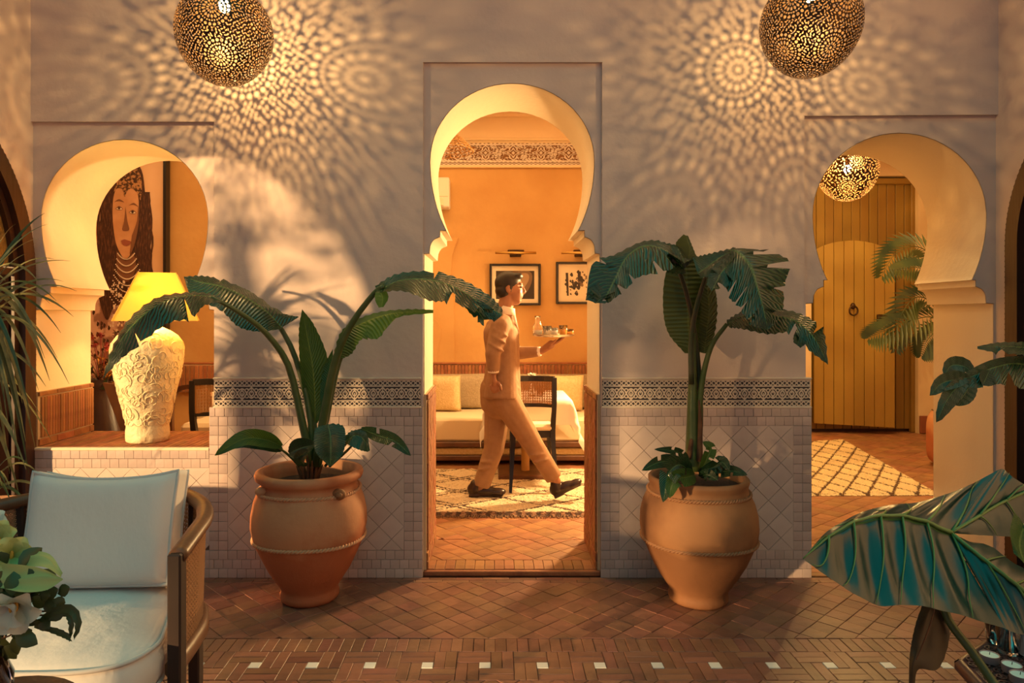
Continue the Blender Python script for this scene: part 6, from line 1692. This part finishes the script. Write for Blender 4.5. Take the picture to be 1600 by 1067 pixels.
b = Pz(1576,1020); t = thing('water_tumbler', b+Vector((0,0,.001)), 'clear tumbler among the tea lights on the carved table', 'glass')
mm = M(); mm.lathe([(.001,.022),(.085,.028),(.084,.026),(.010,.0195)], b, 28); mm.build('glass_body', K['glass'], t, smooth=True)
b = Pz(1556,1003); t = thing('bottle', b+Vector((0,0,.001)), 'clear slender glass behind the tumbler on the carved table', 'glass')
mm = M(); mm.lathe([(.001,.020),(.10,.030),(.12,.031),(.119,.029),(.012,.017)], b, 28); mm.build('glass_body', K['glass'], t, smooth=True)
b = Pz(1605,1020); t = thing('stone_lantern', b+Vector((0,0,.001)), 'small grey pierced box lantern at the right edge of the table', 'lantern')
for dx in (-.02,.02):
    mm = M(); mm.cbox(b+Vector((dx,0,.028)), (.008,.045,.054), b=.002); mm.build('side', K['stone'], t)
mm = M(); mm.cbox(b+Vector((0,-.02,.006)), (.032,.006,.010)); mm.cbox(b+Vector((0,-.02,.028)), (.032,.006,.010)); mm.cbox(b+Vector((0,-.02,.050)), (.032,.006,.010)); mm.cbox(b+Vector((0,-.02,.028)), (.006,.005,.054)); mm.build('lattice', K['stone'], t)
mm = M(); mm.cbox(b+Vector((0,0,.058)), (.052,.052,.006)); mm.cbox(b+Vector((0,0,.003)), (.050,.050,.004)); mm.build('lid', K['stone'], t)

# ---- elephant-ear plant
ebase = Vector((P(1690,0,1.25).x, 1.22, 0))
te = thing('elephant_ear_plant', ebase, 'elephant-ear plant with one huge glossy blue-green leaf, right foreground', 'potted plant')
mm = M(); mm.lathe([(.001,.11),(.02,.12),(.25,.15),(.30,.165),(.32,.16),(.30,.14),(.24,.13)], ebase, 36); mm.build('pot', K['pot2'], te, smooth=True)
mm = M(); mm.lathe([(.26,.135),(.28,.01)], ebase, 20); mm.build('soil', K['soil'], te)
def lobe(mid, left, right, n=30, m=9, wave=.008, nm='leaf'):
    Ms, Ls, Rs = (cat3([P(*q) for q in L_], n) for L_ in (mid, left, right))
    mm = M(); mm.uv = []; g = []
    for i in range(n):
        T = (Ms[min(i+1,n-1)]-Ms[max(0,i-1)]).normalized(); wv = Rs[i]-Ls[i]; N_ = T.cross(wv); N_ = N_.normalized() if N_.length > 1e-6 else Vector((0,0,1)); row = []
        for j in range(-m, m+1):
            s_ = abs(j)/m; p = Ms[i].lerp(Ls[i] if j < 0 else Rs[i], s_)
            ph = (i/(n-1))*NV*2*pi
            p = p+N_*(-.05*(1-(2*s_-1)**2)*wv.length*.5 + wave*math.cos(ph)*math.sin(pi*min(1,s_*.9+.05))*min(1, wv.length*5))
            row.append(p); mm.uv.append((.5+.5*j/m, i/(n-1)))
        g.append(row)
    mm.grid(g); return mm, g
NV = 6
mainM = [(1484,833,1.32),(1440,814,1.31),(1395,806,1.30),(1345,812,1.28),(1300,835,1.25),(1254,873,1.22)]
mm, g1 = lobe(mainM,
     [(1560,734,1.43),(1505,762,1.41),(1440,783,1.40),(1365,794,1.38),(1298,826,1.31),(1254,873,1.22)],
     [(1570,982,1.19),(1490,958,1.19),(1425,945,1.19),(1370,945,1.19),(1310,912,1.20),(1254,873,1.22)])
lf1 = mm.build('leaf', K['bigleaf'], te, smooth=True, fix=False); lf1['label'] = 'huge glossy teal heart-shaped leaf'
mm, g2 = lobe([(1484,833,1.32),(1520,812,1.34),(1560,788,1.38),(1610,765,1.40)],
     [(1484,833,1.32),(1545,742,1.40),(1568,735,1.43),(1615,765,1.41)] and [(1560,734,1.43),(1568,733,1.43),(1582,745,1.40),(1612,764,1.40)],
     [(1484,833,1.32),(1530,836,1.33),(1570,838,1.36),(1615,840,1.40)], n=16, wave=.004)
mm.build('leaf_lobe', K['bigleaf'], te, smooth=True, fix=False)
mm, g3 = lobe([(1484,833,1.32),(1530,870,1.27),(1575,905,1.23),(1630,950,1.20)],
     [(1500,845,1.33),(1545,852,1.32),(1585,880,1.30),(1635,905,1.27)],
     [(1570,982,1.19),(1590,990,1.19),(1610,992,1.19),(1640,992,1.19)], n=16, wave=.004)
mm.build('leaf_lobe', K['bigleaf'], te, smooth=True, fix=False)
mm = M()
up = Vector((0,-.003,.002))
q = [r[9]+up for r in g1]; mm.tube(q, [.0035*(1-i/len(q))+.001 for i in range(len(q))], 6)
q = [r[9]+up for r in g2]; mm.tube(q, .003, 6); q = [r[9]+up for r in g3]; mm.tube(q, .0035, 6)
for k in range(NV+1):
    i0 = int(round(k/NV*29))
    for sg in (-1, 1):
        pts = []
        for j in range(0, 10):
            fi = min(28.99, i0+j*j*.045); ii = int(fi); pts.append(g1[ii][9+sg*j].lerp(g1[ii+1][9+sg*j], fi-ii)+up)
        if k < NV: mm.tube(pts, [.0026-.00022*j for j in range(10)], 5)
for g, kk in ((g2,(6,11)),(g3,(6,11))):
    for i0 in kk:
        for sg in (-1,1): mm.tube([g[min(14,i0+int(j/4))][9+sg*j].lerp(g[min(15,i0+int(j/4)+1)][9+sg*j], j/4-int(j/4))+up for j in range(10)], [.0022-.0002*j for j in range(10)], 5)
mm.build('leaf_veins', K['vein'], lf1, smooth=True)
stemc([(1484,835,1.33),(1505,900,1.36),(1520,960,1.38),(1500,1010,1.38)][:1]+[(1476,900,1.36),(1478,960,1.34),(1520,1020,1.30),(1565,1085,1.26)], .007, .008, te, K['stem'], 'leaf_stalk')
p_ = P(1565,1085,1.26); mm = M(); mm.tube(cat3([p_, p_.lerp(ebase+Vector((0,0,.27)),.5)+Vector((0,0,.03)), ebase+Vector((0,0,.27))], 10), .009, 8); mm.build('leaf_stalk', K['stem'], te, smooth=True)
# brown drooping leaf below
bl = mat('brown_underleaf', (.05,.032,.014), .5, (.07,.05,.02), scale=20, trans=.15)
leaf3('brown_leaf', [(1462,942,1.36),(1452,965,1.34),(1445,1000,1.32),(1428,1030,1.30),(1424,1075,1.30)],
      [(1445,935,1.36),(1432,970,1.34),(1425,1000,1.32),(1421,1030,1.31),(1420,1075,1.30)], [(1482,950,1.36),(1483,1000,1.33),(1466,1045,1.30),(1435,1046,1.30),(1429,1075,1.30)], bl, te, n=24, bulge=.1, pleat=.001)
p_ = P(1424,1075,1.30); mm = M(); mm.tube(cat3([p_, Vector((p_.x+.2, 1.26, .45)), ebase+Vector((0,0,.27))], 12), .006, 6); mm.build('leaf_stalk', K['stemd'], te, smooth=True)
mm = M(); v_ = cat3([P(1462,945,1.35), P(1450,985,1.31), P(1432,1030,1.28)], 12); mm.tube(v_, .0015, 5); mm.build('brown_leaf_vein', K['husk'], te)
# bright leaf at the frame edge
leaf3('leaf', [(1600,820,1.20),(1592,850,1.18),(1600,880,1.16)], [(1585,800,1.2),(1578,830,1.18),(1584,865,1.17)], [(1650,800,1.2),(1650,850,1.18),(1650,890,1.17)], K['leafy'], te, n=12, pleat=0)
p_ = P(1600,820,1.20); mm = M(); mm.tube(cat3([p_, Vector((p_.x+.12, 1.2, .7)), ebase+Vector((0,0,.27))], 12), .006, 6); mm.build('leaf_stalk', K['stem'], te, smooth=True)

# ---- split-leaf plant entering at the right, mid height
sb = Vector((P(1720,0,2.1).x, 2.1, 0))
ts = thing('split_leaf_plant', sb, 'dark split-leaved plant reaching in from the right edge before the right arch', 'potted plant')
mm = M(); mm.lathe([(.001,.13),(.02,.14),(.3,.18),(.36,.20),(.38,.195),(.36,.17),(.3,.16)], sb, 36); mm.build('pot', K['pot1'], ts, smooth=True)
mm = M(); mm.lathe([(.30,.16),(.33,.01)], sb, 20); mm.build('soil', K['soil'], ts)
y = 2.1
leaf3('leaf', [(1640,552,y),(1600,543,y),(1560,541,y-.03),(1527,542,y-.05)], [(1640,530,y),(1600,534,y),(1560,535,y-.02),(1527,541,y-.05)], [(1640,580,y),(1600,556,y-.04),(1562,552,y-.05),(1527,545,y-.05)], K['leaf'], ts, n=20, tr=(12,), tl=())
leaf3('leaf', [(1640,585,y),(1595,568,y),(1560,572,y-.03),(1525,585,y-.06),(1495,600,y-.08)], [(1640,560,y),(1590,556,y),(1550,562,y-.03),(1515,578,y-.06),(1492,596,y-.08)], [(1640,615,y),(1600,608,y-.03),(1565,600,y-.06),(1530,606,y-.08),(1498,604,y-.08)], K['leaf'], ts, n=22, tr=(8,13), tl=())
for pts in ([(1520,583,y-.06),(1505,572,y-.05),(1485,572,y-.06),(1475,590,y-.07)], [(1515,590,y-.07),(1495,592,y-.08),(1470,600,y-.09),(1453,618,y-.1)], [(1512,592,y-.07),(1495,605,y-.09),(1478,628,y-.1),(1463,660,y-.1)], [(1522,590,y-.07),(1512,608,y-.08),(1502,622,y-.09),(1487,632,y-.1)], [(1545,580,y-.06),(1540,592,y-.07),(1535,602,y-.08)]):
    simpleleaf('leaflet', pts, .026, K['leaf'], ts, n=16, fold=.3, depth=.9)
for p3 in ((1640,552,y),(1640,588,y)):
    p_ = P(*p3); mm = M(); mm.tube(cat3([p_, Vector((p_.x+.08, 2.12, .8)), sb+Vector((0,0,.3))], 12), .010, 8); mm.build('stalk', K['stem'], ts, smooth=True)

# ================================================================== ADDED TREES OUTSIDE THE LEFT WALL (unseen, placed to dapple and dim the sun)
def sun_blocker_tree(loc, label, crowns, leaf, count, seed, trunk=.12):
    r_ = random.Random(seed); loc = Vector(loc); t = thing('sun_blocker_tree', loc, label, 'tree', None)
    mm = M(); mm.tube([loc+Vector((0,0,.0)), loc+Vector((.05,0,1.0)), loc+Vector((0,.1,2.4))], [trunk, trunk*.8, trunk*.5], 10); mm.build('trunk', K['husk'], t, smooth=True)
    mm = M()
    for _ in range(count):
        c, r = r_.choice(crowns); d = Vector((r_.gauss(0,1), r_.gauss(0,1), r_.gauss(0,1))).normalized()*r*r_.random()**.4; p = loc+Vector(c)+d
        a = Vector((r_.gauss(0,1), r_.gauss(0,1), r_.gauss(0,.6))).normalized(); b = a.cross(Vector((r_.gauss(0,1), r_.gauss(0,1), r_.gauss(0,1)))).normalized(); L = leaf*r_.uniform(.6,1.3)
        mm.add([p, p+a*L*.5+b*L*.22, p+a*L, p+a*L*.5-b*L*.22], [(0,1,2,3)])
    mm.build('foliage', K['dgreen'], t, fix=False)['kind'] = 'stuff'
    return t
# sun travels (+.75, +.64, -.085); trees stand up-sun of each arch
sun_blocker_tree((-4.6, 1.05, 0), 'leafy tree added outside the left wall to break up the sun, out of view to the left', [((0,-.1,1.55),.38),((.1,-.55,1.7),.42),((0,-.35,2.3),.5),((0,.15,2.25),.45),((0,-.85,1.15),.38),((0,.7,2.65),.4),((0,-.1,2.95),.5),((0,.5,3.0),.4)], .15, 700, 5)
sun_blocker_tree((-10.5, -7.6, 0), 'distant leafy tree added beyond the left wall to dim the sun, out of view to the left', [((0,0,2.6),1.3),((.6,-1,2.4),1.2),((-.3,.5,3.2),1.1),((.2,-.2,1.5),1.0)], .22, 5600, 9)
